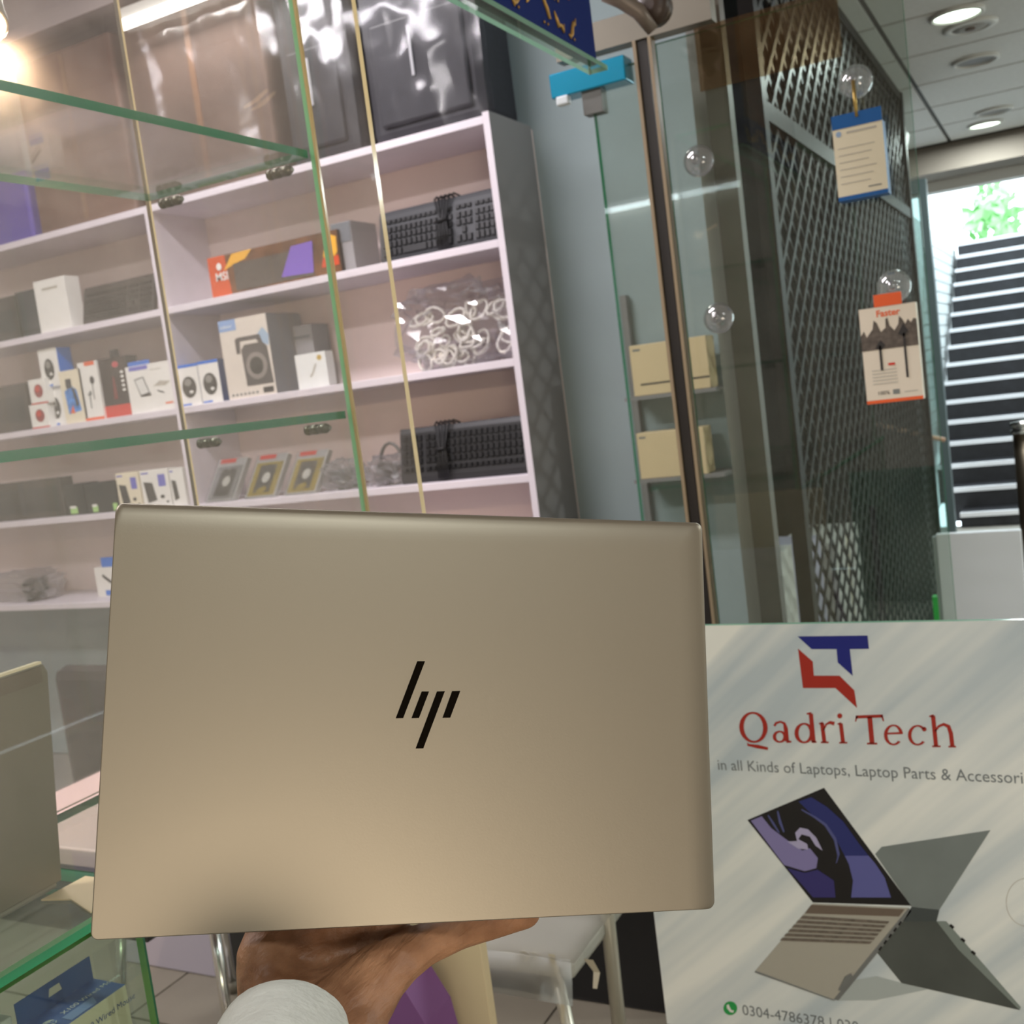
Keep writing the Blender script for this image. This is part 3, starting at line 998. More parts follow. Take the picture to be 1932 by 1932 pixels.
x0, x1, z0, z1 = place(735, 520, 965, 680, 2, 3.06)
bg = thing('plastic_bag', ((x0 + x1) / 2, 3.15, z0), 'clear plastic bag stuffed with pale coiled cables', 'bag')
vs, fs = crumpled(((x0 + x1) / 2, 3.145, z0 + .132), ((x1 - x0) / 2 * .96, .115, .13), 3, 40, .3, True, 24)
MB().add(vs, fs).build('bag', film_mat('clear_bag_film', gloss=.20, rough=.12, milk=.10), bg, ((x0 + x1) / 2, 3.15, z0), fix=False)
M_pcable = mat('pale_cable', (244, 240, 230), .25)
random.seed(11)
for k in range(34):
    cx, cz = random.uniform(x0 + .045, x1 - .045), z0 + .03 + .16 * random.random() ** 1.4
    MB().tube(coil((cx, 3.10 + .07 * random.random(), cz), random.uniform(.022, .040), 1.2 + random.uniform(-.6, .6), 2, .0032, k), .0046, 6).build('cable', M_pcable, bg, (cx, 3.1, cz))

# --- right bay, third row: three clear packs, cable bundles, keyboard
M_acr = mat('silver_pack_card', (176, 176, 172), .3, .2)
for k, (r_, lab, gold) in enumerate((((378, 845, 446, 932), 'clear pack with silver tray, left of the three', 0), ((452, 838, 524, 926), 'clear pack with golden glints, middle of the three', 1), ((528, 832, 602, 920), 'clear pack with golden glints, right of the three', 1))):
    x0, x1, z0, z1 = place(*r_, 3, 3.03)
    t = thing('blister_pack', ((x0 + x1) / 2, 3.06, z0), lab, 'pack', 'clear accessory packs')
    H_ = z1 - z0
    tl = .45
    ux, uy = Vector((1, 0, 0)), Vector((.22, math.sin(tl), math.cos(tl))).normalized()
    W_ = (x1 - x0) * .80
    o = Vector((x0, 3.03, z0 + .002))
    n_ = ux.cross(uy).normalized()
    body = [o, o + ux * W_, o + ux * W_ + uy * H_, o + uy * H_]
    MB().prism(body, -n_ * .022).build('tray', M_acr, t, o)
    F = Face(o, ux, uy, W_, H_, .0008)
    F.rect(.08, .90, .62, 1.0, M_red, t, 1)
    F.rect(.06, .05, .94, .82, mat('gold_foil', (206, 184, 90), .22, .6) if gold else mat('silver_foil', (168, 170, 168), .25, .6), t, 1)
    F.rect(.22, .12, .76, .76, mat('charcoal_print', (70, 68, 64), .4), t, 2)
    F.ell(.52, .46, .13, .12, mat('pale_disc', (196, 196, 184), .4), t, 3)
    if gold:
        F.poly([(.30, .14), (.52, .10), (.66, .18), (.60, .26), (.42, .22)], MATS['gold_foil'], t, 4)
        F.poly([(.78, .5), (.92, .8), (.78, .78)], MATS['gold_foil'], t, 4)
    MB().prism([p + n_ * .006 for p in body], n_ * .001).build('cover', M_film, t, o)

random.seed(5)
for k, (u0, v0, u1, v1, lab, cm, big) in enumerate(((606, 872, 664, 918, 'bundle of grey cables in crinkled film behind the glass edge', (118, 118, 116), 0), (690, 850, 748, 910, 'bundle of grey cables in film next to the lower keyboard', (104, 102, 98), 1))):
    x0, x1, z0, z1 = place(u0, v0, u1, v1, 3, 3.05)
    t = thing('cable_bundle', ((x0 + x1) / 2, 3.1, z0), lab, 'cable bundle', 'film wrapped cable bundles')
    cm_ = mat('grey_cable%d' % k, cm, .4)
    for j in range(7):
        MB().tube(coil(((x0 + x1) / 2 + random.uniform(-.02, .02), 3.1 + random.uniform(-.02, .02), z0 + .012 + .009 * j), .042 + .006 * random.random(), random.uniform(-.25, .25), 1, .005, 40 + j + 10 * k), .0055, 7).build('cable', cm_, t, ((x0 + x1) / 2, 3.1, z0))
    vs, fs = crumpled(((x0 + x1) / 2, 3.10, z0 + .05), ((x1 - x0) / 2 + .012, .06, .05), 9 + k, 26, .3)
    MB().add(vs, fs).build('film', M_film_hi, t, ((x0 + x1) / 2, 3.1, z0), fix=False)
    if big:
        MB().tube([((x0 + x1) / 2 + .05 * math.cos(a), 3.12, z0 + .05 + .09 * math.sin(a)) for a in [math.pi * i / 10 for i in range(11)]], .006, 8).build('loop', cm_, t, ((x0 + x1) / 2, 3.1, z0))
keyboard('black keyboard with wrist rest and cable on the lower right shelf', (748, 784, 992, 892), 3, 3.05, .2, body=mat('charcoal_body', (44, 44, 46), .45), flip=True)

# --- left bay, top row
keyboard('dark film wrapped keyboard beside the white divider', (148, 520, 286, 598), 1, 3.05, .25, body=mat('brown_black_body', (62, 56, 52), .5), cable=False, key=mat('brown_black_key', (44, 40, 38), .5))
t, F, _ = carton('router_box', 'tall plain white box on the upper left shelf', 'box', (68, 518, 128, 620), 1, .07, 3.02, [M_white])
F.rect(.25, .80, .75, .85, M_paleink, t)
t, F, _ = carton('carton', 'dark grey carton left of the tall white box', 'box', (32, 535, 72, 625), 1, .08, 3.04, [M_dark])
F.rect(.1, .1, .9, .16, M_black, t)
t, F, _ = carton('keyboard_box', 'brown black box cut by the left frame edge, upper shelf', 'box', (-60, 556, 34, 640), 1, .06, 3.03, [M_kbbox])
F.rect(.3, .2, .95, .7, M_black, t)
# --- left bay, second row
t, F, _ = carton('keyboard_box', 'dark keyboard box at the left edge, middle shelf', 'box', (-70, 726, 54, 815), 2, .06, 3.03, [M_kbbox])
F.rect(.2, .2, .95, .75, M_black, t)
zt_ = None
for k, (r_, lab) in enumerate((((56, 752, 90, 798), 'tiny white box with red dot, lower of the stacked pair'), ((54, 704, 86, 752), 'tiny white box with red dot, upper of the stacked pair'))):
    t, F, zt_ = carton('earbud_box', lab, 'box', r_, 2, .04, 3.015, [M_white], group='red dot boxes', z=zt_)
    F.ell(.54, .52, .26, .27, mat('maroon_print', (148, 44, 50), .5), t)
    F.ell(.5, .6, .13, .13, M_red, t, 2)
    F.rect(0, 0, 1, .06, M_red, t)
zt_ = None
for k, (r_, lab) in enumerate((((88, 722, 122, 797), 'lower mouse box of the stack beside the red dot boxes'), ((74, 648, 110, 722), 'upper mouse box of the stack, blue side showing'))):
    t, F, zt_ = carton('mouse_box', lab, 'box', r_, 2, .07, 3.05 - .012 * k, [M_white, M_hpblue], SIDE, 'blue and white mouse boxes', z=zt_)
    mouse_print(t, F, .48, .46, .26, .28)
    F.rect(.1, .02, .55, .07, M_hpblue, t)
t, F, _ = carton('cable_box', 'white box with rainbow phone picture on the middle shelf', 'box', (116, 690, 158, 792), 2, .04, 3.02, [M_ivory])
F.poly([(.2, .18), (.8, .22), (.7, .62), (.5, .70), (.15, .62)], mat('blue_picture', (60, 130, 206), .5, noise_amt=.5, noise_scale=50), t)
F.rect(.26, .66, .52, .84, M_dark, t, 2)
F.poly([(.5, .68), (.62, .64), (.74, .34), (.60, .30)], M_dark, t, 2)
F.poly([(.28, .2), (.5, .18), (.44, .34)], M_orange, t, 2)
t, F, z1_ = carton('earphone_pack', 'slim white earphone box with orange top tab', 'box', (152, 672, 188, 785), 2, .04, 3.02, [M_white])
F.rect(0, 0, 1, .05, M_orange, t)
F.rect(.36, .93, .9, 1.0, M_orange, t)
F.ell(.66, .68, .12, .07, M_ink, t)
F.rect(.62, .35, .66, .66, M_ink, t)
F.poly([(.3, .44), (.5, .52), (.56, .44), (.46, .42), (.44, .20), (.38, .20), (.38, .42)], M_greyink, t)
t, F, z1_ = carton('gaming_mouse_box', 'black box with red base and red figure', 'box', (190, 662, 242, 776), 2, .06, 3.03, [mat('black_red_card', (44, 30, 30), .4), M_black], SIDE)
F.rect(0, 0, 1, .20, M_red, t)
F.poly([(.40, .30), (.55, .30), (.52, .66), (.46, .70)], mat('dull_red_print', (120, 40, 40), .5), t)
F.ell(.62, .88, .12, .05, mat('rose_print', (190, 70, 80), .5), t)
for k in range(5):
    F.ell(.82, .44 + .075 * k, .06, .022, M_white, t, 2)
bx('hang_tab', (F.p(.5, 1).x, 3.03, z1_), (F.p(.8, 1).x, 3.034, z1_ + .028), M_black, t)
t, F, z1_ = carton('charger_box', 'wide white box picturing a power bank, by the divider', 'box', (240, 676, 326, 768), 2, .05, 3.02, [M_white])
F.rect(.08, .90, .5, .985, M_violet, t)
F.poly([(.16, .72), (.38, .76), (.48, .40), (.26, .34)], M_greyink, t)
F.poly([(.19, .69), (.36, .73), (.45, .42), (.28, .37)], mat('pale_screen_print', (226, 226, 222), .4), t, 2)
F.rect(.28, .34, .50, .39, M_ink, t, 2)
F.poly([(.56, .52), (.84, .50), (.96, .58), (.72, .62)], M_paleink, t)
F.poly([(.64, .44), (.78, .38), (.8, .34), (.66, .40)], M_dark, t, 2)
F.rect(.78, .12, .95, .155, M_orange, t)
F.rect(.55, .86, .8, .875, M_paleink, t)
bx('hang_tab', (F.p(.08, 1).x, 3.02, z1_), (F.p(.55, 1).x, 3.024, z1_ + .016), M_hpblue, t)
# --- left bay, third row
t, F, _ = carton('keyboard_box', 'black keyboard in film at the left edge, lower shelf', 'box', (-60, 896, 118, 968), 3, .06, 3.03, [M_kbbox])
F.rect(.3, .15, .97, .8, M_black, t)
F.rect(.55, .1, .6, .95, M_dark, t, 2)
M_lime = mat('lime_sticker', (170, 214, 130), .5)
for k, (r_, lab) in enumerate((((122, 903, 158, 962), 'narrow black box with lime sticker, left one'), ((160, 900, 218, 958), 'black box with lime sticker, right one'))):
    t, F, _ = carton('power_supply_box', lab, 'box', r_, 3, .08, 3.02, [M_black], group='black boxes with lime stickers')
    F.rect(.18, .05, .56 if k == 0 else .36, .26, M_lime, t)
    F.rect(.18, .22, .5 if k == 0 else .34, .30, M_white, t, 2)
    if k:
        F.rect(.86, .04, 1, .28, M_lime, t)
for k, (r_, lab) in enumerate((((219, 870, 262, 942), 'power bank box, left of three white ones'), ((265, 867, 318, 940), 'power bank box, middle of three white ones'), ((320, 864, 352, 936), 'power bank box, right of three, cut by the divider'))):
    if k == 2:
        r_ = (320, 864, 346, 936)
    t, F, _ = carton('power_bank_box', lab, 'box', r_, 3, .05, 3.02, [M_ivory if k == 0 else M_white], group='white power bank boxes')
    F.poly([(.08, .70), (.40, .66), (.50, .20), (.16, .14)], M_ink, t)
    if k < 2:
        F.rect(.62, .55, .88, .86, M_violet, t)
        F.ell(.70, .28, .08, .05, M_ink, t)
        F.ell(.86, .14, .05, .03, M_ink, t)
    F.rect(.04, .90, .3, .94, M_violet, t)
# --- left bay, lowest board
x0, x1, z0, z1 = place(-30, 1056, 92, 1128, 4, 3.08)
t = thing('plastic_bag', ((x0 + x1) / 2, 3.1, z0), 'clear bag with a black cable on the lowest shelf', 'bag')
for j in range(6):
    MB().tube(coil((x1 - .10 + random.uniform(-.02, .02), 3.09 + random.uniform(-.02, .02), z0 + .02 + .012 * j), .05, .5 + random.uniform(-.4, .4), 2, .005, 70 + j), .0055, 7).build('cable', M_black, t, (x1 - .1, 3.1, z0))
vs, fs = crumpled(((x0 + x1) / 2, 3.12, z0 + .062), ((x1 - x0) / 2, .09, .06), 17, 30, .3)
MB().add(vs, fs).build('bag', M_film_hi, t, ((x0 + x1) / 2, 3.1, z0), fix=False)
t, F, z1_ = carton('cable_box', 'small white and blue box at the back of the lowest shelf', 'box', (180, 1062, 232, 1118), 4, .06, 3.10, [M_white])
F.poly([(.28, .78), (.62, .50), (.66, .38), (.5, .46), (.26, .68)], M_ink, t)
F.rect(.3, .04, .8, .22, M_hpblue, t)
bx('hang_tab', (F.p(.3, 1).x, 3.10, z1_), (F.p(.8, 1).x, 3.104, z1_ + .04), M_hpblue, t)

# ------------------------------------------------------------------ goods stacked on top of the unit
M_carton = mat('brown_carton', (112, 82, 68), .7, noise_amt=.15, noise_scale=6)
ZT = 2.1905


def sheet(o, ux, uy, w_, h_, seed, nx=26, ny=26, amp=.02):
    ux, uy = Vector(ux), Vector(uy)
    n = ux.cross(uy)
    vs, fs = [], []
    for j in range(ny + 1):
        for i in range(nx + 1):
            a, b = i / nx, j / ny
            q_ = Vector((a * w_ * 6 + .5 * b, b * h_ * 3.2, seed))
            d = noise.ridged_multi_fractal(q_ * .8, 1.0, 2.2, 3, 1.0, 2.0) * .55 + .5 * noise.noise(q_ * 1.3)
            vs.append(Vector(o) + ux * (a * w_) + uy * (b * h_) + n * (amp * d))
    for j in range(ny):
        for i in range(nx):
            k = j * (nx + 1) + i
            fs.append((k, k + 1, k + nx + 2, k + nx + 1))
    return MB().add(vs, fs, 0, True)


def wrapped(name, label, x0, x1, z0, z1, y0, m_, seed, cat='carton', group=None, amp=.022, strap=True, mf=M_film):
    t = thing(name, ((x0 + x1) / 2, y0 + .1, z0), label, cat, group)
    bx('body', (x0, y0, z0), (x1, YB - .02, z1), m_, t, .012)
    sheet((x0 - .015, y0 - .022, z0), (1, 0, 0), (0, 0, 1), x1 - x0 + .03, z1 - z0 + .01, seed, amp=amp, nx=34, ny=34).build('plastic_wrap', mf, t, (x0, y0, z0), fix=False)
    if strap:
        bx('flap_seam', (x0 + (x1 - x0) * .48, y0 - .002, z0 + .03), (x0 + (x1 - x0) * .52, y0, z1 - .02), mat('packing_tape', (128, 96, 74), .3), t)
    return t


wrapped('wrapped_carton', 'brown carton in plastic wrap on the shelf top, left one', -3.50, -2.985, ZT, 2.84, 3.06, M_carton, 2, amp=.03)
wrapped('wrapped_carton', 'large brown carton in plastic wrap, middle of the shelf top', -2.93, -2.31, ZT, 2.86, 3.05, mat('brown_carton_dark', (96, 76, 66), .7, noise_amt=.2, noise_scale=5), 5, amp=.03)
t = wrapped('violet_carton', 'violet box in film at the left end of the shelf top', -3.95, -3.53, ZT, 2.46, 3.05, mat('violet_box', (84, 64, 176), .45), 8, strap=False)
M_bag = mat('black_fabric', (38, 38, 44), .6, noise_amt=.2, noise_scale=60)
M_film_b = film_mat('film_over_black', gloss=.06, rough=.14, milk=.01)
for (x0, x1, h_, lab, sd) in ((-2.26, -1.97, .66, 'black laptop bag in shiny film beside the brown carton', 21), (-1.93, -1.50, .66, 'large black laptop bag in film on the right shelf end', 27)):
    t = thing('laptop_bag', ((x0 + x1) / 2, 3.15, ZT), lab, 'bag', 'film wrapped laptop bags')
    MB().box((x0, 3.05, ZT), (x1, 3.27, ZT + h_)).build('body', M_bag, t, ((x0 + x1) / 2, 3.15, ZT), .035)
    bx('pocket', (x0 + .05, 3.035, ZT + .05), (x1 - .05, 3.055, ZT + h_ * .55), M_bag, t, .008)
    xm = x0 + (x1 - x0) * .44
    bx('zip_puller', (xm, 3.028, ZT + .18), (xm + .010, 3.034, ZT + .33), mat('pale_grey_puller', (176, 176, 180), .4), t, .001)
    MB().tube([((x0 + x1) / 2 + .07 * math.cos(a), 3.14, ZT + h_ + .05 * math.sin(a)) for a in [math.pi * i / 8 for i in range(9)]], .012, 8).build('handle', M_black, t, ((x0 + x1) / 2, 3.14, ZT + h_))
    sheet((x0 - .02, 3.018, ZT), (1, 0, 0), (0, 0, 1), x1 - x0 + .04, h_ * 1.0, sd, 30, 40, .018).build('plastic_wrap', M_film_b if sd == 27 else film_mat('film_mid', gloss=.12, rough=.15, milk=.02), t, (x0, 3.02, ZT), fix=False)
# fluorescent batten on the bulkhead
a, b = on_y(232, 40, 3.0), on_y(470, -16, 3.0)
tl = thing('tube_light', ((a.x + b.x) / 2, 3.0, a.z), 'bright white tube light high on the pale bulkhead', 'ceiling light')
zc = (a.z + b.z) / 2 + .008
MB().box((a.x, 2.985, zc + .018), (a.x + 1.2, 3.02, zc + .055)).build('batten', M_white, tl, (a.x + .6, 3.0, zc))
MB().tube([(a.x + .01, 2.985, zc), (a.x + 1.19, 2.985, zc)], .018, 14).build('tube', emit_mat('tube_glow', (255, 250, 244), 5.0), tl, (a.x + .6, 2.985, zc))
# twin tube on the rear wall, behind the photographer (mirrored in the door pane)
tr_ = thing('tube_light', (-2.4, -2.36, 2.49), 'white tube light on the rear wall mirrored in the glass door', 'ceiling light')
MB().box((-2.95, -2.4, 2.50), (-1.75, -2.37, 2.54)).build('batten', M_white, tr_, (-2.35, -2.38, 2.50))
MB().tube([(-2.94, -2.355, 2.49), (-1.76, -2.355, 2.49)], .018, 14).build('tube', emit_mat('rear_tube_glow', (236, 250, 255), 12.0), tr_, (-2.35, -2.355, 2.49))
la = area('tube_light_glow', (a.x + .6, 2.95, zc - .03), (a.x + .6, 2.3, 1.4), 1.15, .05, 14, (1.0, .95, .92))

# ================================================================== GLASS CABINET AND COUNTER (left)
CX = -0.80          # front glass plane
CBK = -1.07         # back glass plane
CE = 1.12           # far end
ZK = 0.942          # counter top surface
cb = thing('glass_display_cabinet', (-0.93, .4, ZK), 'tall glass display cabinet with green edged shelves on the left', 'cabinet')
pane_x('front_pane', -.5, CE, ZK, 2.10, CX, .009, M_pane, edge_mat('pastel_green_edge', (150, 220, 160)), cb)
bx('edge_bead', (CX + .009, CE - .004, ZK), (CX + .0125, CE, 2.10), M_creamedge, cb)
pane_x('back_pane', -.5, CE, ZK, 2.10, CBK - .006, .006, M_pane, mat('brown_glass_edge', (104, 92, 70), .4), cb)
pane_y('end_pane', CBK - .006, -0.712, ZK, 2.10, CE + .001, .009, M_pane, M_creamedge, cb)
pane_z('top_pane', CBK, CX, -.5, CE, 2.101, .009, M_pane, M_green, cb)
bx('end_support', (CBK, CE, 0), (-0.714, CE + .016, ZK - .002), mat('cream_panel', (222, 204, 166), .6), cb, .001)
bx('corner_post', (-0.845, CE - .03, 0), (CX, CE, ZK - .002), mat('grey_cream_band', (186, 180, 156), .6), cb)
pane_z('floor_pane', CBK, CX, .705, CE, ZK - .012, .010, M_pane_clean, M_green_d, cb)
for zz in (1.668, 1.350):
    pane_z('glass_shelf', CBK + .002, CX - .002, -.5, CE - .002, zz, .0095, M_pane if zz > 1.5 else M_pane_clean, M_green_d, cb)
    for xx in (-0.844, -1.025):
        mb = MB()
        c = Vector((xx, CE - .006, zz - .009))
        mb.lathe(c + Vector((-.019, 0, 0)), (1, 0, 0), [(.004, 0), (.0065, .001), (.0065, .006), (.005, .007), (.005, .009), (.0065, .010), (.0065, .019), (.005, .020), (.005, .022), (.0065, .023), (.0065, .032), (.005, .034), (.003, .038)], 14)
        mb.build('shelf_clip', mat('dull_clip_metal', (120, 116, 104), .3, .8), cb, c)

ct = thing('glass_counter', (-1.1, .3, 0), 'glass counter with bright green polished top edge, lower left', 'counter')
pane_z('top_pane', -1.45, CX, -.8, .70, ZK - .0125, .012, M_pane_clean, edge_mat('bright_green_edge', (34, 190, 128)), ct)
pane_x('front_pane', -.8, .684, .25, ZK - .020, CX - .016, .009, M_pane_clean, edge_mat('olive_green_edge', (96, 160, 74)), ct)
pane_y('divider_pane', -1.4, CX - .017, .25, ZK - .02, .685, .010, M_pane_clean, M_green_d, ct)
pane_z('inner_shelf', -1.4, CX - .018, -.8, .684, .742, .008, M_pane_clean, M_green, ct)
bx('base', (-1.43, -.8, 0), (CX - .02, .69, .25), M_shelf, ct)
bx('back_board', (-1.45, -.8, 0), (-1.43, .69, ZK - .02), mat('pale_counter_board', (206, 198, 190), .6), ct)

# warm spot lamp inside the cabinet, at the left frame edge
bl = thing('spot_lamp', on_x(-30, 36, -1.052), 'glaring warm spot lamp at the upper left corner', 'lamp')
p = on_x(-30, 36, -1.052)
MB().lathe(p, Vector((.25, -.5, -.8)), [(.012, -.06), (.016, -.03), (.026, 0), (.026, .004)], 20).build('housing', mat('lamp_housing', (200, 190, 180), .4), bl, p)
MB().lathe(p, Vector((.25, -.5, -.8)), [(.0245, .002), (.022, .008), (.0, .012)], 20).build('bulb', emit_mat('warm_bulb', (255, 214, 170), 4.0), bl, p)
sp = bpy.data.lights.new('spot_lamp_glow', 'SPOT')
sp.energy = 55.0
sp.color = (1.0, .74, .50)
sp.shadow_soft_size = .015
sp.spot_size = math.radians(140)
sp.spot_blend = .4
so = bpy.data.objects.new('spot_lamp_glow', sp)
C.objects.link(so)
so.location = p + Vector((.25, -.5, -.8)).normalized() * .03
so.rotation_euler = Vector((-.8, .2, -.15)).to_track_quat('-Z', 'Y').to_euler()

# invented display case behind the added warm lamp, out of view
sc = thing('added_lamp_case', (1.45, -1.7, 0), 'display case made up to go with the added warm lamp, out of view', 'cabinet')
bx('plinth', (0.9, -2.3, 0), (2.1, -1.75, .62), M_shelf, sc)
bx('back', (0.9, -2.3, .62), (2.1, -2.27, 1.35), M_back, sc)
bx('top', (0.9, -2.3, 1.35), (2.1, -1.75, 1.38), M_shelf, sc)
# white boxes and leaflets lying in the counter
t = thing('leaflet_stack', (-0.93, .40, .75), 'white carton under the counter glass beside the mouse box', 'box')
bx('body', (-1.02, .36, .7505), (-0.90, .60, .84), M_white, t, .002)
bx('lid', (-1.022, .358, .84), (-0.898, .602, .848), M_white, t, .001)
# blue mouse box with hang tab inside the counter
mbx = thing('mouse_box', (-0.862, .665, .7505), 'blue topped mouse box with hang tab inside the glass counter', 'box')
bx('body', (-0.884, .597, .7505), (-0.840, .683, .841), [mat('beige_white_card', (214, 202, 176), .5), M_darkblue, mat('strong_blue', (18, 84, 168), .35)], mbx, 0, [0, 2, 1, 0, 1, 1])
tab = MB()
y0_, y1_, z0_, z1_ = .597, .683, .841, .864
hc = ((y0_ + y1_) / 2, .854)
pts_o = [(y0_, z0_), (y1_, z0_), (y1_, z1_), (y0_, z1_)]
ring_i = [(hc[0] - .008, hc[1] - .004), (hc[0] + .008, hc[1] - .004), (hc[0] + .006, hc[1] + .004), (hc[0] - .006, hc[1] + .004)]
for xx in (-0.8845, -0.8835):
    vs = [(xx, a, b) for a, b in pts_o + ring_i]
    tab.add(vs, [(i, (i + 1) % 4, 4 + (i + 1) % 4, 4 + i) for i in range(4)])
tab.build('hang_tab', mat('deep_blue_card', (10, 66, 132), .35), mbx, (-.884, .65, .841))
F = Face((-0.840, .597, .7505), (0, 1, 0), (0, 0, 1), .086, .0905, .0004)
F.text('X100 Wired Mouse', .30, .80, .0085, M_darkblue, mbx)
mouse_print(mbx, F, .55, .30, .14, .34)
F = Face((-0.840, .597, .841), (0, 1, 0), (-1, 0, 0), .086, .044, .0004)
F.text('X100 Wired Mouse', .34, .42, .0085, M_white, mbx)
F.ell(.16, .45, .075, .15, M_white, mbx, 1, 'logo')
F.text('hp', .115, .37, .010, M_hpblue, mbx, 2, bold=.0001)
F.poly([(.28, .05), (.62, .05), (.70, .35), (.28, .35)], mat('pale_blue_patch', (120, 150, 210), .4), mbx, 1)

# second silver laptop standing open on the counter, cut by the left edge
l2 = thing('laptop', (-0.89, .52, ZK), 'open silver laptop seen from behind on the counter at the left edge', 'laptop')
M_silver2 = mat('silver_grey_lid', (122, 116, 98), .4, .45)
lid2 = MB()
zb, zt2 = ZK + .008, 1.157
lid2.prism([(-0.882, .36, zb), (-0.882, .667, zb), (-0.882, .692, 1.148), (-0.882, .688, zt2), (-0.882, .36, zt2)], (-.006, 0, 0))
lid2.build('lid', M_silver2, l2, (-0.885, .52, zb), .0012)
MB().box((-0.8815, .36, zt2 - .017), (-0.8808, .684, zt2 - .002)).build('antenna_strip', mat('dark_silver_strip', (112, 102, 84), .4, .3), l2, (-.881, .52, zt2 - .017))
MB().box((-0.888, .36, zt2), (-0.8815, .686, zt2 + .0025)).build('lid_rim', mat('bright_rim', (240, 226, 190), .3, .2), l2, (-.885, .52, zt2))
bx('base', (-1.09, .36, ZK + .001), (-0.886, .665, ZK + .016), mat('silver_base', (150, 146, 130), .4, .4), l2, .003)
# beige card lying on the counter at the laptop's foot
t = thing('card_sheet', (-0.845, .645, ZK), 'pale beige card lying on the counter glass beside the silver laptop', 'sheet')
MB().prism([(-0.880, .640, ZK + .0003), (-0.878, .690, ZK + .0003), (-0.806, .690, ZK + .0003), (-0.806, .632, ZK + .0003), (-0.850, .648, ZK + .0003)], (0, 0, .0015)).build('card', mat('beige_sheet', (232, 208, 162), .5), t, (-0.845, .645, ZK))

# desk with wrapped top, chairs
dk = thing('desk', (-1.35, 1.4, 0), 'low desk with pinkish plastic covered top behind the counter', 'desk')
bx('top', (-1.675, 1.09, .722), (-1.20, 1.46, .75), mat('pinkish_top', (226, 196, 190), .35), dk, .002)
sheet((-1.675, 1.09, .752), (1, 0, 0), (0, 1, 0), .39, .37, 33, 20, 20, .003).build('plastic_cover', film_mat('desk_film', gloss=.12, rough=.2, milk=.08), dk, (-1.4, 1.4, .75), fix=False)
bx('apron', (-1.66, 1.11, .60), (-1.30, 1.13, .722), mat('dark_apron', (38, 34, 32), .5), dk)
for xx, yy in ((-1.42, 1.43), (-1.23, 1.43)):
    if 1:
        bx('leg', (xx - .018, yy - .018, 0), (xx + .018, yy + .018, .722), M_dark, dk)

oc = thing('office_chair', (-2.62, 2.3, 0), 'black high backed office chair behind the pinkish desk', 'chair')
M_leather = mat('black_leather', (46, 42, 40), .5, bump=.2, bscale=30)
mb = MB()
mb.box((-2.80, 2.20, .20), (-2.42, 2.28, .715))
mb.build('backrest', M_leather, oc, (-2.61, 2.24, .2), .035)
MB().box((-2.82, 2.26, .40), (-2.40, 2.72, .48)).build('seat', M_leather, oc, (-2.61, 2.5, .4), .03)
MB().tube([(-2.61, 2.48, .06), (-2.61, 2.48, .40)], .028, 14).build('column', M_chrome, oc, (-2.61, 2.48, .06))
for k in range(5):
    a = 2 * math.pi * k / 5
    e = Vector((-2.61 + .26 * math.cos(a), 2.48 + .26 * math.sin(a), .055))
    lg = MB().tube([(-2.61, 2.48, .09), e], [.022, .014], 10).build('foot', M_black, oc, (-2.61, 2.48, .09))
    MB().lathe(e + Vector((-.012, 0, -.028)), (1, 0, 0), [(.026, 0), (.026, .024)], 14).build('castor', M_black, lg, e)
t = thing('carton', (-2.2, 2.0, 0), 'lilac white carton on the floor seen under the laptop', 'box')
bx('body', (-2.33, 1.90, 0), (-1.955, 2.2, .5), mat('lilac_panel', (188, 182, 196), .5), t, .004)
bx('flap', (-2.33, 1.898, .40), (-1.955, 1.90, .5), M_shelf, t)
sl = thing('stool', (-1.75, 1.7, 0), 'stool with slim chrome legs left of the hand', 'stool')
MB().lathe((-1.74, 1.68, .44), (0, 0, 1), [(.165, 0), (.175, .01), (.175, .03), (.16, .045), (.0, .05)], 26).build('seat', M_leather, sl, (-1.74, 1.68, .44))
for dx, dy in ((-.17, .18), (.17, .18), (-.17, -.18), (.17, -.18)):
    MB().tube([(-1.74 + dx * .72, 1.68 + dy * .72, .44), (-1.74 + dx, 1.68 + dy, .012)], .011, 12).build('leg', M_chrome, sl, (-1.74 + dx, 1.68 + dy, 0))
    MB().lathe((-1.74 + dx, 1.68 + dy, 0), (0, 0, 1), [(.015, 0), (.014, .03)], 12).build('rubber_foot', M_alu, sl, (-1.74 + dx, 1.68 + dy, 0))

# wrapped chair in the middle
wc = thing('wrapped_chair', (-0.88, 1.6, 0), 'metal chair whose seat is wrapped in torn white plastic', 'chair')
bx('seat', (-1.03, 1.44, .425), (-0.755, 1.76, .462), mat('grey_seat', (158, 156, 146), .6), wc, .012)
M_torn = film_mat('torn_white_film', tint=(.9, .9, .88), gloss=.18, rough=.25, milk=.55)
sheet((-1.05, 1.425, .466), (1, 0, 0), (0, 1, 0), .31, .34, 44, 26, 26, .010).build('seat_wrap', M_torn, wc, (-.9, 1.6, .46), fix=False)
sheet((-1.05, 1.424, .40), (1, 0, 0), (0, .1, 1), .30, .07, 47, 30, 8, .009).build('seat_wrap', M_torn, wc, (-.9, 1.43, .4), fix=False)
M_tubew = mat('pale_tube', (190, 186, 172), .3, .5)
for (a, b) in (((-0.757, 1.58, 0), (-0.75, 1.60, .86)), ((-1.04, 1.60, 0), (-1.04, 1.62, .86))):
    MB().tube([a, b], .0125, 14).build('back_post', M_tubew, wc, a)
for (a, b) in (((-1.02, 1.46, .43), (-1.12, 1.40, 0)), ((-0.80, 1.47, .43), (-0.72, 1.40, 0))):
    MB().tube([a, b], .011, 12).build('front_leg', M_tubew, wc, a)
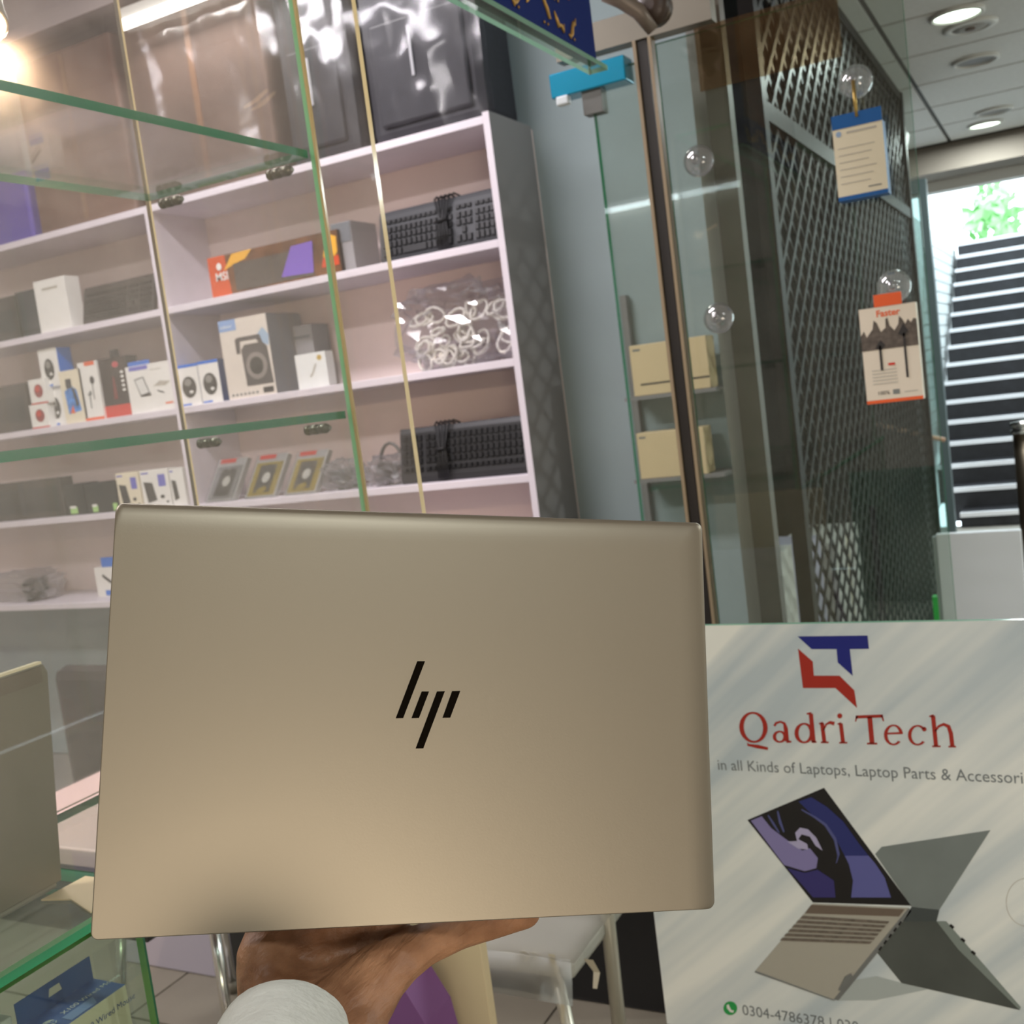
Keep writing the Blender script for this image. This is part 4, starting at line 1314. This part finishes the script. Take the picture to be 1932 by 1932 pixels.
MB().tube([(-1.03, 1.60, .43), (-1.2, 1.86, .02)], .010, 10).build('stay', M_dark, wc, (-1.03, 1.6, .43))
MB().box((-1.04, 1.60, .62), (-0.75, 1.625, .84)).build('backrest', M_torn, wc, (-.9, 1.61, .62), .008)
for (u, v, du, dv, wd) in ((1040, 1800, 22, 130, .012), (1110, 1810, 12, 55, .016), (985, 1795, 5, 22, .012), (1003, 1797, 5, 14, .010)):
    a, b = on_y(u, v, 1.43), on_y(u + du, v + dv, 1.44)
    m_ = (a + b) / 2 + Vector((.006, .004, 0))
    mb = MB()
    mb.add([a - Vector((wd / 2, 0, 0)), a + Vector((wd / 2, 0, 0)), m_ + Vector((wd * .35, .003, 0)), m_ - Vector((wd * .35, -.003, 0)), b + Vector((wd * .25, 0, 0)), b - Vector((wd * .2, 0, 0))], [(0, 1, 2, 3), (3, 2, 4, 5)])
    mb.build('torn_strip', mat('torn_strip', (196, 190, 172), .5), wc, a, fix=False)
t = thing('added_shade_box', (-0.9, 2.1, 0), 'black box added to darken the floor area behind the wrapped chair', 'crate')  # added black box, stands in for the dark shade behind the chair
bx('body', (-1.33, 2.04, 0), (-0.80, 2.24, .28), M_black, t, .006)
bx('rim', (-1.34, 2.03, .28), (-0.79, 2.25, .31), M_black, t, .004)
t = thing('purple_bag', (-0.75, 1.0, 0), 'purple paper bag standing beside the hand and the cream cabinet end', 'bag')
a, b = on_y(800, 1932, 1.0), on_y(765, 1868, 1.0)
mb = MB()
mb.prism([(b.x - .17, 1.0, 0), (a.x + .10, 1.0, 0), (a.x + .002, 1.0, a.z), (b.x - .002, 1.0, b.z), (b.x - .15, 1.0, b.z + .02)], (0, .06, 0))
mb.build('body', mat('purple_paper', (128, 78, 138), .5), t, (b.x - .05, 1.0, 0))
bx('fold', (b.x - .12, .998, .02), (b.x - .115, 1.0, b.z - .03), mat('dark_purple_fold', (98, 56, 108), .5), t)

# ================================================================== POSTER BOARD
PY = 1.39
px0, px1, pz0, pz1 = -0.584, 0.0, .415, 1.011
ps = thing('poster_stand', (-0.29, PY, 0), 'white laptop shop advertising board standing at the lower right', 'poster')
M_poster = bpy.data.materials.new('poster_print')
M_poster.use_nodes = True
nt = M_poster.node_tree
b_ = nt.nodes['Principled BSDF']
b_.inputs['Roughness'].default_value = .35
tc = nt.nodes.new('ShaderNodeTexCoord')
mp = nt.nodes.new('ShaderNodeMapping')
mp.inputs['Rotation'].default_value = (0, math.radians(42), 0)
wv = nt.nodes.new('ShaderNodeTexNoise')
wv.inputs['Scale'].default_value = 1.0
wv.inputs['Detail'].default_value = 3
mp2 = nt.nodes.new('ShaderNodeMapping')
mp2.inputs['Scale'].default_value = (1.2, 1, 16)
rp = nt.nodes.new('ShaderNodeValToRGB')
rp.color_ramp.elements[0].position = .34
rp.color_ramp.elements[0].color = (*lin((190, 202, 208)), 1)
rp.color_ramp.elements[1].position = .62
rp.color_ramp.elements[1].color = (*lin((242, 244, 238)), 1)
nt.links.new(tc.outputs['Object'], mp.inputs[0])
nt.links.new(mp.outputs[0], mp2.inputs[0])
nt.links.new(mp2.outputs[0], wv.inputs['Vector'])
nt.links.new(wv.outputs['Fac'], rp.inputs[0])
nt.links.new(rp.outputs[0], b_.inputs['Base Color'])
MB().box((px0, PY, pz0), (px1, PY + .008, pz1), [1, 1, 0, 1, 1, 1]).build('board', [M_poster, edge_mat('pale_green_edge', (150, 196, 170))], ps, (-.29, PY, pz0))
for xx in (px0 + .06, px1 - .06):
    MB().tube([(xx, PY + .02, pz1 - .1), (xx, PY + .02, .0)], .009, 10).build('leg', M_dark, ps, (xx, PY + .02, 0))
    bx('foot', (xx - .015, PY - .12, 0), (xx + .015, PY + .16, .014), M_dark, ps)


def pp(u, v, lay=1):
    q_ = on_y(u, v, PY)
    return Vector((q_.x, PY - .0004 * lay, q_.z))


def pprint(pts, m_, lay=1, name='print'):
    vs = [pp(u, v, lay) for u, v in pts]
    return MB().add(vs, [list(range(len(vs)))]).build(name, m_, ps, vs[0], fix=False)


def c7(pts):
    return [(1350 + x / 3.513, 1150 + y / 3.513) for x, y in pts]


def c8(pts):
    return [(1350 + x / 3.32, 1450 + y / 3.32) for x, y in pts]


M_qblue = mat('royal_blue_ink', (18, 28, 122), .45)
M_qred = mat('brick_red_ink', (166, 38, 22), .45)
pprint(c7([(545, 178), (1008, 172), (1017, 260), (890, 262), (910, 440), (810, 350), (803, 262), (637, 262)]), M_qblue, 1, 'logo')
pprint(c7([(547, 258), (645, 345), (652, 438), (822, 438), (920, 535), (938, 652), (795, 520), (580, 520)]), M_qred, 1, 'logo')
# serif lettering, drawn stroke by stroke


def stroke(mb, pts, lay=1):
    """pts: (x, y, width)"""
    n = len(pts)
    L_, R_ = [], []
    for i, (x, y, w_) in enumerate(pts):
        x0_, y0_, _ = pts[max(i - 1, 0)]
        x1_, y1_, _ = pts[min(i + 1, n - 1)]
        d = math.hypot(x1_ - x0_, y1_ - y0_) or 1
        nx_, ny_ = -(y1_ - y0_) / d, (x1_ - x0_) / d
        L_.append((x + nx_ * w_ / 2, y + ny_ * w_ / 2))
        R_.append((x - nx_ * w_ / 2, y - ny_ * w_ / 2))
    vs = [pp(u, v, lay) for u, v in c7(L_ + R_)]
    mb.add(vs, [(i, i + 1, n + i + 1, n + i) for i in range(n - 1)])


def ringglyph(mb, c, ro, ri, a0=0, a1=360, k=28, shear=0.0):
    vo, vi = [], []
    for i in range(k + 1):
        a = math.radians(a0 + (a1 - a0) * i / k)
        vo.append((c[0] + ro[0] * math.cos(a) + shear * math.sin(a), c[1] - ro[1] * math.sin(a)))
        vi.append((c[0] + ri[0] * math.cos(a) + shear * math.sin(a), c[1] - ri[1] * math.sin(a)))
    vs = [pp(u, v, 1.7) for u, v in c7(vo + vi)]
    n = k + 1
    mb.add(vs, [(i, i + 1, n + i + 1, n + i) for i in range(k)])


G = {}
g = MB(); ringglyph(g, (252, 780), (94, 103), (64, 90), shear=-4); stroke(g, [(216, 884, 12), (214, 896, 14), (280, 908, 24), (348, 922, 18)]); G['Q'] = g
g = MB(); stroke(g, [(390, 772, 16), (402, 752, 16), (430, 743, 14), (456, 754, 18), (466, 788, 28), (474, 872, 28)]); ringglyph(g, (426, 842), (46, 40), (24, 29)); stroke(g, [(470, 874, 20), (503, 876, 10)]); G['a'] = g
g = MB(); ringglyph(g, (588, 818), (64, 68), (37, 56)); stroke(g, [(632, 690, 28), (650, 878, 28)]); stroke(g, [(604, 691, 10), (636, 686, 16)]); stroke(g, [(640, 876, 16), (670, 878, 10)]); G['d'] = g
g = MB(); stroke(g, [(706, 752, 26), (722, 880, 26)]); stroke(g, [(698, 880, 11), (750, 880, 11)]); stroke(g, [(686, 756, 9), (712, 750, 14)]); stroke(g, [(716, 800, 10), (734, 760, 12), (758, 748, 20), (788, 756, 26)]); G['r'] = g
g = MB(); stroke(g, [(830, 755, 26), (846, 882, 26)]); stroke(g, [(820, 882, 11), (874, 882, 11)]); stroke(g, [(808, 759, 9), (834, 752, 14)]); ringglyph(g, (824, 704), (17, 17), (0, 0), k=14); G['i'] = g
g = MB(); stroke(g, [(930, 712, 20), (1108, 705, 20)]); stroke(g, [(938, 704, 14), (928, 742, 8)]); stroke(g, [(1102, 700, 14), (1114, 740, 8)]); stroke(g, [(1022, 710, 32), (1038, 888, 32)]); stroke(g, [(1004, 888, 12), (1072, 888, 12)]); G['T'] = g
g = MB(); ringglyph(g, (1180, 830), (63, 69), (40, 58), 5, 318); stroke(g, [(1124, 822, 12), (1242, 818, 14)]); G['e'] = g
g = MB(); ringglyph(g, (1340, 832), (64, 68), (41, 57), 42, 318); ringglyph(g, (1384, 792), (15, 15), (0, 0), k=12); G['c'] = g
g = MB(); stroke(g, [(1442, 703, 28), (1462, 906, 28)]); stroke(g, [(1416, 708, 9), (1446, 702, 16)]); stroke(g, [(1436, 906, 11), (1492, 906, 11)]); stroke(g, [(1456, 808, 10), (1478, 774, 16), (1512, 760, 20), (1544, 774, 26), (1560, 820, 28), (1570, 906, 28)]); stroke(g, [(1544, 908, 11), (1594, 908, 11)]); G['h'] = g
for k_, g in G.items():
    g.build('letter', M_qred, ps, g.v[0], fix=False)


def text_fit(full, ref, p0, p1, m_, lay=1, hscale=1.0):
    """lettering on the poster plane: 'ref' spans from pixel ray p0 to p1"""
    a, b = pp(*p0, lay), pp(*p1, lay)
    tmp = text_obj(ref, 1.0, m_, ps, Matrix.Identity(4))
    wd = max(v.co.x for v in tmp.data.vertices)
    bpy.data.objects.remove(tmp)
    s_ = (b.x - a.x) / wd
    return text_obj(full, s_ * hscale, m_, ps, frame(a, (1, 0, 0), (0, 0, 1)), sx=1 / hscale)


text_fit('in all Kinds of Laptops, Laptop Parts & Accessories', 'in all Kinds of Laptops, Laptop Parts & Accessori', (1354, 1452), (1931, 1486), mat('poster_grey_ink', (120, 126, 128), .5), 1, 1.12)
text_fit('0304-4786378 | 030', '0304-4786378', (1401, 1914), (1556, 1936), mat('poster_grey_ink', (120, 126, 128), .5), 1, 1.12)
cc = (1378, 1902)
pprint([(cc[0] + 13 * math.cos(2 * math.pi * k / 22), cc[1] + 13 * math.sin(2 * math.pi * k / 22)) for k in range(22)], mat('phone_icon_green', (44, 160, 80), .4), 1, 'phone_icon')
pprint([(1371, 1896), (1375, 1894), (1377, 1899), (1380, 1905), (1385, 1906), (1384, 1910), (1378, 1909), (1372, 1902)], M_white, 2, 'phone_icon')
# the two pictured notebooks
M_pblk = mat('print_black', (24, 20, 20), .4)
pprint(c8([(200, 322), (680, 120), (1225, 858), (610, 838)]), M_pblk, 1, 'notebook_picture')
pprint(c8([(222, 325), (290, 297), (350, 372), (440, 440), (545, 512), (592, 498), (642, 560), (632, 622), (560, 642), (430, 602)]), mat('lavender_print', (136, 128, 178), .4), 2)
pprint(c8([(450, 622), (560, 652), (640, 632), (742, 700), (752, 806), (612, 806)]), mat('indigo_print', (56, 50, 112), .4), 2)
pprint(c8([(520, 205), (600, 178), (700, 240), (800, 330), (900, 470), (960, 545), (810, 545), (770, 470), (690, 365), (600, 282)]), mat('navy_print', (42, 48, 112), .4), 2)
pprint(c8([(810, 545), (960, 545), (1000, 592), (1060, 682), (1100, 806), (850, 806), (862, 700), (835, 595)]), mat('slate_blue_print', (96, 98, 160), .4), 2)
pprint(c8([(500, 400), (530, 368), (580, 378), (632, 430), (672, 512), (628, 482), (592, 424), (540, 410), (520, 440), (575, 470), (582, 505), (520, 500), (450, 455), (512, 452)]), mat('pale_lavender_print', (178, 172, 206), .4), 3)
mb = MB()
for pts in ([(540, 255, 6), (620, 300, 9), (690, 350, 12), (750, 440, 14), (772, 540, 14), (758, 590, 8)], [(390, 265, 8), (405, 330, 14), (430, 395, 8)], [(330, 290, 6), (365, 345, 10), (400, 400, 6)]):
    n = len(pts)
    L_ = [(x - w_ / 2, y + w_ / 2) for x, y, w_ in pts]
    R_ = [(x + w_ / 2, y - w_ / 2) for x, y, w_ in pts]
    vs = [pp(u, v, 3) for u, v in c8(L_ + R_)]
    mb.add(vs, [(i, i + 1, n + i + 1, n + i) for i in range(n - 1)])
mb.build('print', mat('blue_grey_arc_print', (84, 88, 140), .4), ps, mb.v[0], fix=False)
pprint(c8([(610, 845), (1210, 872), (740, 1446), (250, 1265)]), mat('silver_deck_print', (176, 172, 160), .4), 1, 'notebook_picture')
pprint(c8([(600, 852), (1185, 880), (1150, 925), (560, 905)]), mat('brown_hinge_print', (112, 98, 86), .4), 2)
for k in range(6):
    f0, f1 = k / 6, (k + .62) / 6
    A = [(545 - 150 * f0, 920 + 165 * f0), (1090 - 130 * f0, 955 + 150 * f0), (1090 - 130 * f1, 955 + 150 * f1), (545 - 150 * f1, 920 + 165 * f1)]
    pprint(c8(A), mat('key_row_print', (112, 102, 92), .4, noise_amt=.35, noise_scale=160), 3)
pprint(c8([(1210, 872), (1228, 892), (772, 1450), (740, 1446)]), mat('deck_edge_print', (120, 122, 120), .4), 2)
pprint(c8([(250, 1265), (740, 1446), (748, 1454), (246, 1274)]), MATS['deck_edge_print'], 3)
for k in range(5):
    a0 = .12 + .07 * k
    pprint(c8([(1212 - 440 * a0, 885 + 560 * a0), (1222 - 440 * a0, 892 + 560 * a0), (1206 - 440 * a0, 916 + 560 * a0), (1196 - 440 * a0, 908 + 560 * a0)]), M_pblk, 3)
pprint(c8([(1040, 490), (1722, 385), (1402, 885), (1228, 866), (1000, 535)]), mat('grey_lid_print', (122, 130, 128), .4, noise_amt=.12, noise_scale=9), 1, 'notebook_picture')
pprint(c8([(1228, 866), (1402, 885), (1385, 955), (1175, 955)]), mat('dark_hinge_print', (70, 76, 76), .4), 2)
pprint(c8([(1175, 955), (1385, 955), (1905, 1512), (1165, 1342), (1010, 1150)]), mat('dark_base_print', (80, 84, 80), .4, noise_amt=.2, noise_scale=10), 1, 'notebook_picture')
pprint(c8([(1385, 955), (1445, 955), (1912, 1492), (1905, 1512), (1520, 1130)]), mat('base_edge_print', (130, 140, 134), .4), 2)
for x_, y_ in ((1475, 985), (1545, 1070), (1610, 1150)):
    pprint(c8([(x_, y_ - 14), (x_ + 22, y_ + 4), (x_ + 12, y_ + 18), (x_ - 12, y_ - 2)]), M_pblk, 3)
pprint(c8([(760, 1452), (830, 1330), (1010, 1300), (1170, 1344), (1330, 1382), (1000, 1450)]), mat('soft_grey_print', (178, 186, 184), .5), 1)
pprint(c8([(812, 1302), (850, 1280), (862, 1300), (800, 1390), (770, 1385)]), mat('deck_edge_print', (120, 122, 120), .4), 4)
vs = []
mb = MB()
for k in range(41):
    a = 2 * math.pi * k / 40
    vs += [pp(1938 + 40 * math.cos(a), 1702 + 46 * math.sin(a), 1), pp(1938 + 39 * math.cos(a), 1702 + 45 * math.sin(a), 1)]
vs = [Vector((min(v.x, px1), v.y, v.z)) for v in vs]
mb.add(vs, [(2 * i, 2 * i + 2, 2 * i + 3, 2 * i + 1) for i in range(40)])
mb.build('ring_print', M_paleink, ps, vs[0], fix=False)

# ================================================================== THE HELD LAPTOP
LC = Vector((-0.314, 0.471, 1.191))
ex = Vector((0.757, 0.628, -0.181)).normalized()
ey = Vector((-0.017, 0.296, 0.955))
ey = (ey - ex * ex.dot(ey)).normalized()
en = ex.cross(ey)
LW, LH = .3236, .2147
hl = thing('laptop', LC - ey * LH / 2, 'closed silver laptop with dark slanted bar logo held up by a hand', 'laptop')


def rloop(w_, h_, r, ins, z, rt=1.0, k=6):
    """rounded rectangle loop in lid coordinates; rt scales the inset at the top and right edge"""
    x0_, x1_, y0_, y1_ = -w_ / 2 + ins * .05, w_ / 2 - ins, -h_ / 2 + ins * .05, h_ / 2 - ins
    out = []
    for cx, cy, a0 in ((x1_ - r, y1_ - r, 0), (x0_ + r, y1_ - r, 90), (x0_ + r, y0_ + r, 180), (x1_ - r, y0_ + r, 270)):
        for i in range(k + 1):
            a = math.radians(a0 + 90 * i / k)
            out.append(LC + ex * (cx + r * math.cos(a)) + ey * (cy + r * math.sin(a)) + en * z)
    return out


def slab(loops, name, m_, parent):
    n = len(loops[0])
    vs = [p for l in loops for p in l]
    fs = [(i * n + k, i * n + (k + 1) % n, (i + 1) * n + (k + 1) % n, (i + 1) * n + k) for i in range(len(loops) - 1) for k in range(n)]
    mb = MB().add(vs, fs, 0, True)
    mb.add(loops[-1], [list(range(n))], 0, False)
    mb.add(loops[0], [list(range(n))], 0, False)
    return mb.build(name, m_, parent, LC)


M_lid = bpy.data.materials.new('silver_lid')
M_lid.use_nodes = True
nt = M_lid.node_tree
b_ = nt.nodes['Principled BSDF']
b_.inputs['Base Color'].default_value = (*lin((143, 134, 119)), 1)
b_.inputs['Metallic'].default_value = .72
b_.inputs['Roughness'].default_value = .42
tc = nt.nodes.new('ShaderNodeTexCoord')
n1 = nt.nodes.new('ShaderNodeTexNoise')
n1.inputs['Scale'].default_value = 900
bp = nt.nodes.new('ShaderNodeBump')
bp.inputs['Strength'].default_value = .02
bp.inputs['Distance'].default_value = .001
nt.links.new(tc.outputs['Object'], n1.inputs['Vector'])
nt.links.new(n1.outputs['Fac'], bp.inputs['Height'])
nt.links.new(bp.outputs[0], b_.inputs['Normal'])
lid = slab([rloop(LW, LH, .004, .0006, -.0062), rloop(LW, LH, .004, 0, -.0056), rloop(LW, LH, .004, 0, -.0034), rloop(LW, LH, .004, .0008, -.0020), rloop(LW, LH, .004, .003, -.0010), rloop(LW, LH, .0036, .007, -.0003), rloop(LW, LH, .003, .012, -.00002), rloop(LW, LH, .003, .016, 0)], 'lid', M_lid, hl)
M_base = mat('silver_base_body', (168, 158, 140), .4, .5)
slab([rloop(LW, LH, .006, .004, -.0172), rloop(LW, LH, .005, .001, -.0160), rloop(LW, LH, .004, .0, -.012), rloop(LW, LH, .004, .0, -.0068)], 'base', M_base, hl)
hb = MB()
hb.tube([LC - ey * (LH / 2 - .004) + ex * s_ - en * .0064 for s_ in (-.12, 0, .12)], .0030, 10)
hb.build('hinge_bar', mat('dark_hinge', (60, 56, 50), .4, .5), hl, LC - ey * LH / 2)
M_logo = mat('black_mirror', (30, 24, 18), .08, .9)


def lidpt(u, v, h_=0.0003):
    d = ray(u, v)
    s_ = (LC - EYE).dot(en) / d.dot(en)
    return EYE + d * s_ + en * h_


for q_ in ([(757, 373), (838, 373), (610, 965), (533, 967)], [(803, 688), (880, 688), (775, 963), (697, 966)], [(962, 688), (1044, 685), (820, 1280), (740, 1282)], [(1120, 684), (1205, 682), (1100, 960), (1020, 962)]):
    vs = [lidpt(650 + x / 5.52, 1180 + y / 5.52, .00005) for x, y in q_]
    MB().prism(vs, en * .0003).build('logo_bar', M_logo, lid, vs[0])

# ================================================================== THE HAND
M_skin = bpy.data.materials.new('skin')
M_skin.use_nodes = True
nt = M_skin.node_tree
b_ = nt.nodes['Principled BSDF']
b_.inputs['Roughness'].default_value = .5
b_.inputs['Subsurface Weight'].default_value = .12
b_.inputs['Subsurface Radius'].default_value = (.012, .005, .003)
tc = nt.nodes.new('ShaderNodeTexCoord')
n1 = nt.nodes.new('ShaderNodeTexNoise')
n1.inputs['Scale'].default_value = 38
n1.inputs['Detail'].default_value = 6
rp = nt.nodes.new('ShaderNodeValToRGB')
rp.color_ramp.elements[0].position = .35
rp.color_ramp.elements[0].color = (*lin((128, 86, 58)), 1)
rp.color_ramp.elements[1].position = .68
rp.color_ramp.elements[1].color = (*lin((176, 128, 94)), 1)
n2 = nt.nodes.new('ShaderNodeTexNoise')
n2.inputs['Scale'].default_value = 105
n2.inputs['Detail'].default_value = 8
mpk = nt.nodes.new('ShaderNodeMapping')
mpk.inputs['Rotation'].default_value = (.3, .2, .9)
mpk.inputs['Scale'].default_value = (1, .28, 1)
bp = nt.nodes.new('ShaderNodeBump')
bp.inputs['Strength'].default_value = .85
bp.inputs['Distance'].default_value = .004
nt.links.new(tc.outputs['Object'], n1.inputs['Vector'])
nt.links.new(n1.outputs['Fac'], rp.inputs[0])
nt.links.new(rp.outputs[0], b_.inputs['Base Color'])
nt.links.new(tc.outputs['Object'], mpk.inputs[0])
nt.links.new(mpk.outputs[0], n2.inputs['Vector'])
nt.links.new(n2.outputs['Fac'], bp.inputs['Height'])
nt.links.new(bp.outputs[0], b_.inputs['Normal'])


def lidback(x, y, off):
    """point behind the laptop: x, y in lid coordinates, off metres behind the back face"""
    return LC + ex * x + ey * y - en * (.0175 + off)


hm = MB()


def capsule(pts):
    """pts: [(Vector, radius)] smooth chain"""
    P_ = [p for p, r in pts]
    R_ = [r for p, r in pts]
    a = P_[0] - (P_[1] - P_[0]).normalized() * R_[0] * .7
    b = P_[-1] + (P_[-1] - P_[-2]).normalized() * R_[-1] * .7
    hm.tube([a] + P_ + [b], [R_[0] * .55] + R_ + [R_[-1] * .55], 16)


WR = at(556, 1985, .520)                       # wrist
# forearm into the sleeve
EL = at(470, 2420, .36)
capsule([(EL, .036), ((EL + WR) / 2, .033), (WR, .029)])
# palm: four metacarpal rays fanning from the wrist under the laptop edge
KN = [(-.074, .006), (-.053, .012), (-.032, .014), (-.011, .010)]     # knuckles behind the lid, lid x and y offset
ROOT = [at(525, 1925, .540), at(560, 1915, .545), at(605, 1915, .548), at(650, 1915, .545)]
MID = [at(505, 1822, .566), at(560, 1826, .578), at(620, 1828, .584), at(680, 1826, .584)]
for k in range(4):
    kn = lidback(KN[k][0], -LH / 2 + KN[k][1], .014)
    capsule([(WR.lerp(ROOT[k], .45), .022), (ROOT[k], .0195), (MID[k], .0165), (kn, .0125)])
    tipdx = (-.018, -.008, .004, .014)[k]
    ln = (.052, .066, .070, .062)[k]
    capsule([(kn, .0115), (lidback(KN[k][0] + tipdx * .5, -LH / 2 + KN[k][1] + ln * .5, .0105), .0095), (lidback(KN[k][0] + tipdx, -LH / 2 + KN[k][1] + ln, .0085), .0080)])
# heel of the hand and ball of the thumb
capsule([(at(528, 1955, .530), .0195), (at(508, 1880, .548), .0140), (at(490, 1790, .562), .0125)])
capsule([(WR, .026), (at(628, 1945, .528), .0225), (at(672, 1885, .545), .0190), (at(722, 1826, .562), .0150)])
capsule([(at(650, 1990, .515), .020), (at(672, 1925, .532), .0150), (at(722, 1850, .552), .0125), (at(778, 1790, .572), .0115)])
# thumb: leaves the side of the palm and runs under the laptop edge
capsule([(at(730, 1826, .560), .0140), (at(800, 1782, .578), .0112), (at(868, 1756, .596), .0098), (at(935, 1740, .608), .0088), (at(1000, 1726, .617), .0072)])
hme = bpy.data.meshes.new('hand_raw')
hme.from_pydata([tuple(p) for p in hm.v], [], hm.f)
tmp = bpy.data.objects.new('tmp_hand', hme)
C.objects.link(tmp)
rm = tmp.modifiers.new('r', 'REMESH')
rm.mode = 'VOXEL'
rm.voxel_size = .0020
smo = tmp.modifiers.new('s', 'SMOOTH')
smo.iterations = 9
smo.factor = .5
dg = bpy.context.evaluated_depsgraph_get()
me = bpy.data.meshes.new_from_object(tmp.evaluated_get(dg))
bpy.data.objects.remove(tmp)
me.name = 'person'
me.materials.clear()
me.materials.append(M_skin)
for p_ in me.polygons:
    p_.use_smooth = True
me.transform(Matrix.Translation(-WR))
ho = bpy.data.objects.new('person', me)
C.objects.link(ho)
ho.location = WR
tag(ho, 'hand and wrist with white cuff holding up the silver laptop from below', 'person')
# white cuff
ax_ = (EL - WR).normalized()
a_ = ax_.orthogonal().normalized()
b2 = ax_.cross(a_)
rim = at(535, 1986, .515)
mb = MB()
NN, rings = 40, 16
for (dr, flip_) in ((0, False), (-.0016, True)):
    vs, fs = [], []
    for i in range(rings + 1):
        s_ = i / rings
        c_ = rim.lerp(EL + ax_ * .02, s_)
        for k in range(NN):
            a = 2 * math.pi * k / NN
            r_ = .0345 + .009 * s_ + dr + .0016 * noise.noise(Vector((math.cos(a) * 2, math.sin(a) * 2, s_ * 9))) * (1 if s_ > .02 else .3)
            vs.append(c_ + (a_ * math.cos(a) + b2 * math.sin(a)) * r_)
    fs = [(i * NN + k, i * NN + (k + 1) % NN, (i + 1) * NN + (k + 1) % NN, (i + 1) * NN + k) for i in range(rings) for k in range(NN)]
    mb.add(vs, fs, 0, True)
n0 = NN * (rings + 1)
mb.add([mb.v[k] for k in range(NN)] + [mb.v[n0 + k] for k in range(NN)], [(k, (k + 1) % NN, NN + (k + 1) % NN, NN + k) for k in range(NN)], 0, True)
mb.build('sleeve', mat('white_cotton', (228, 228, 220), .8, noise_amt=.05, noise_scale=90, bump=.25, bscale=220), ho, WR)
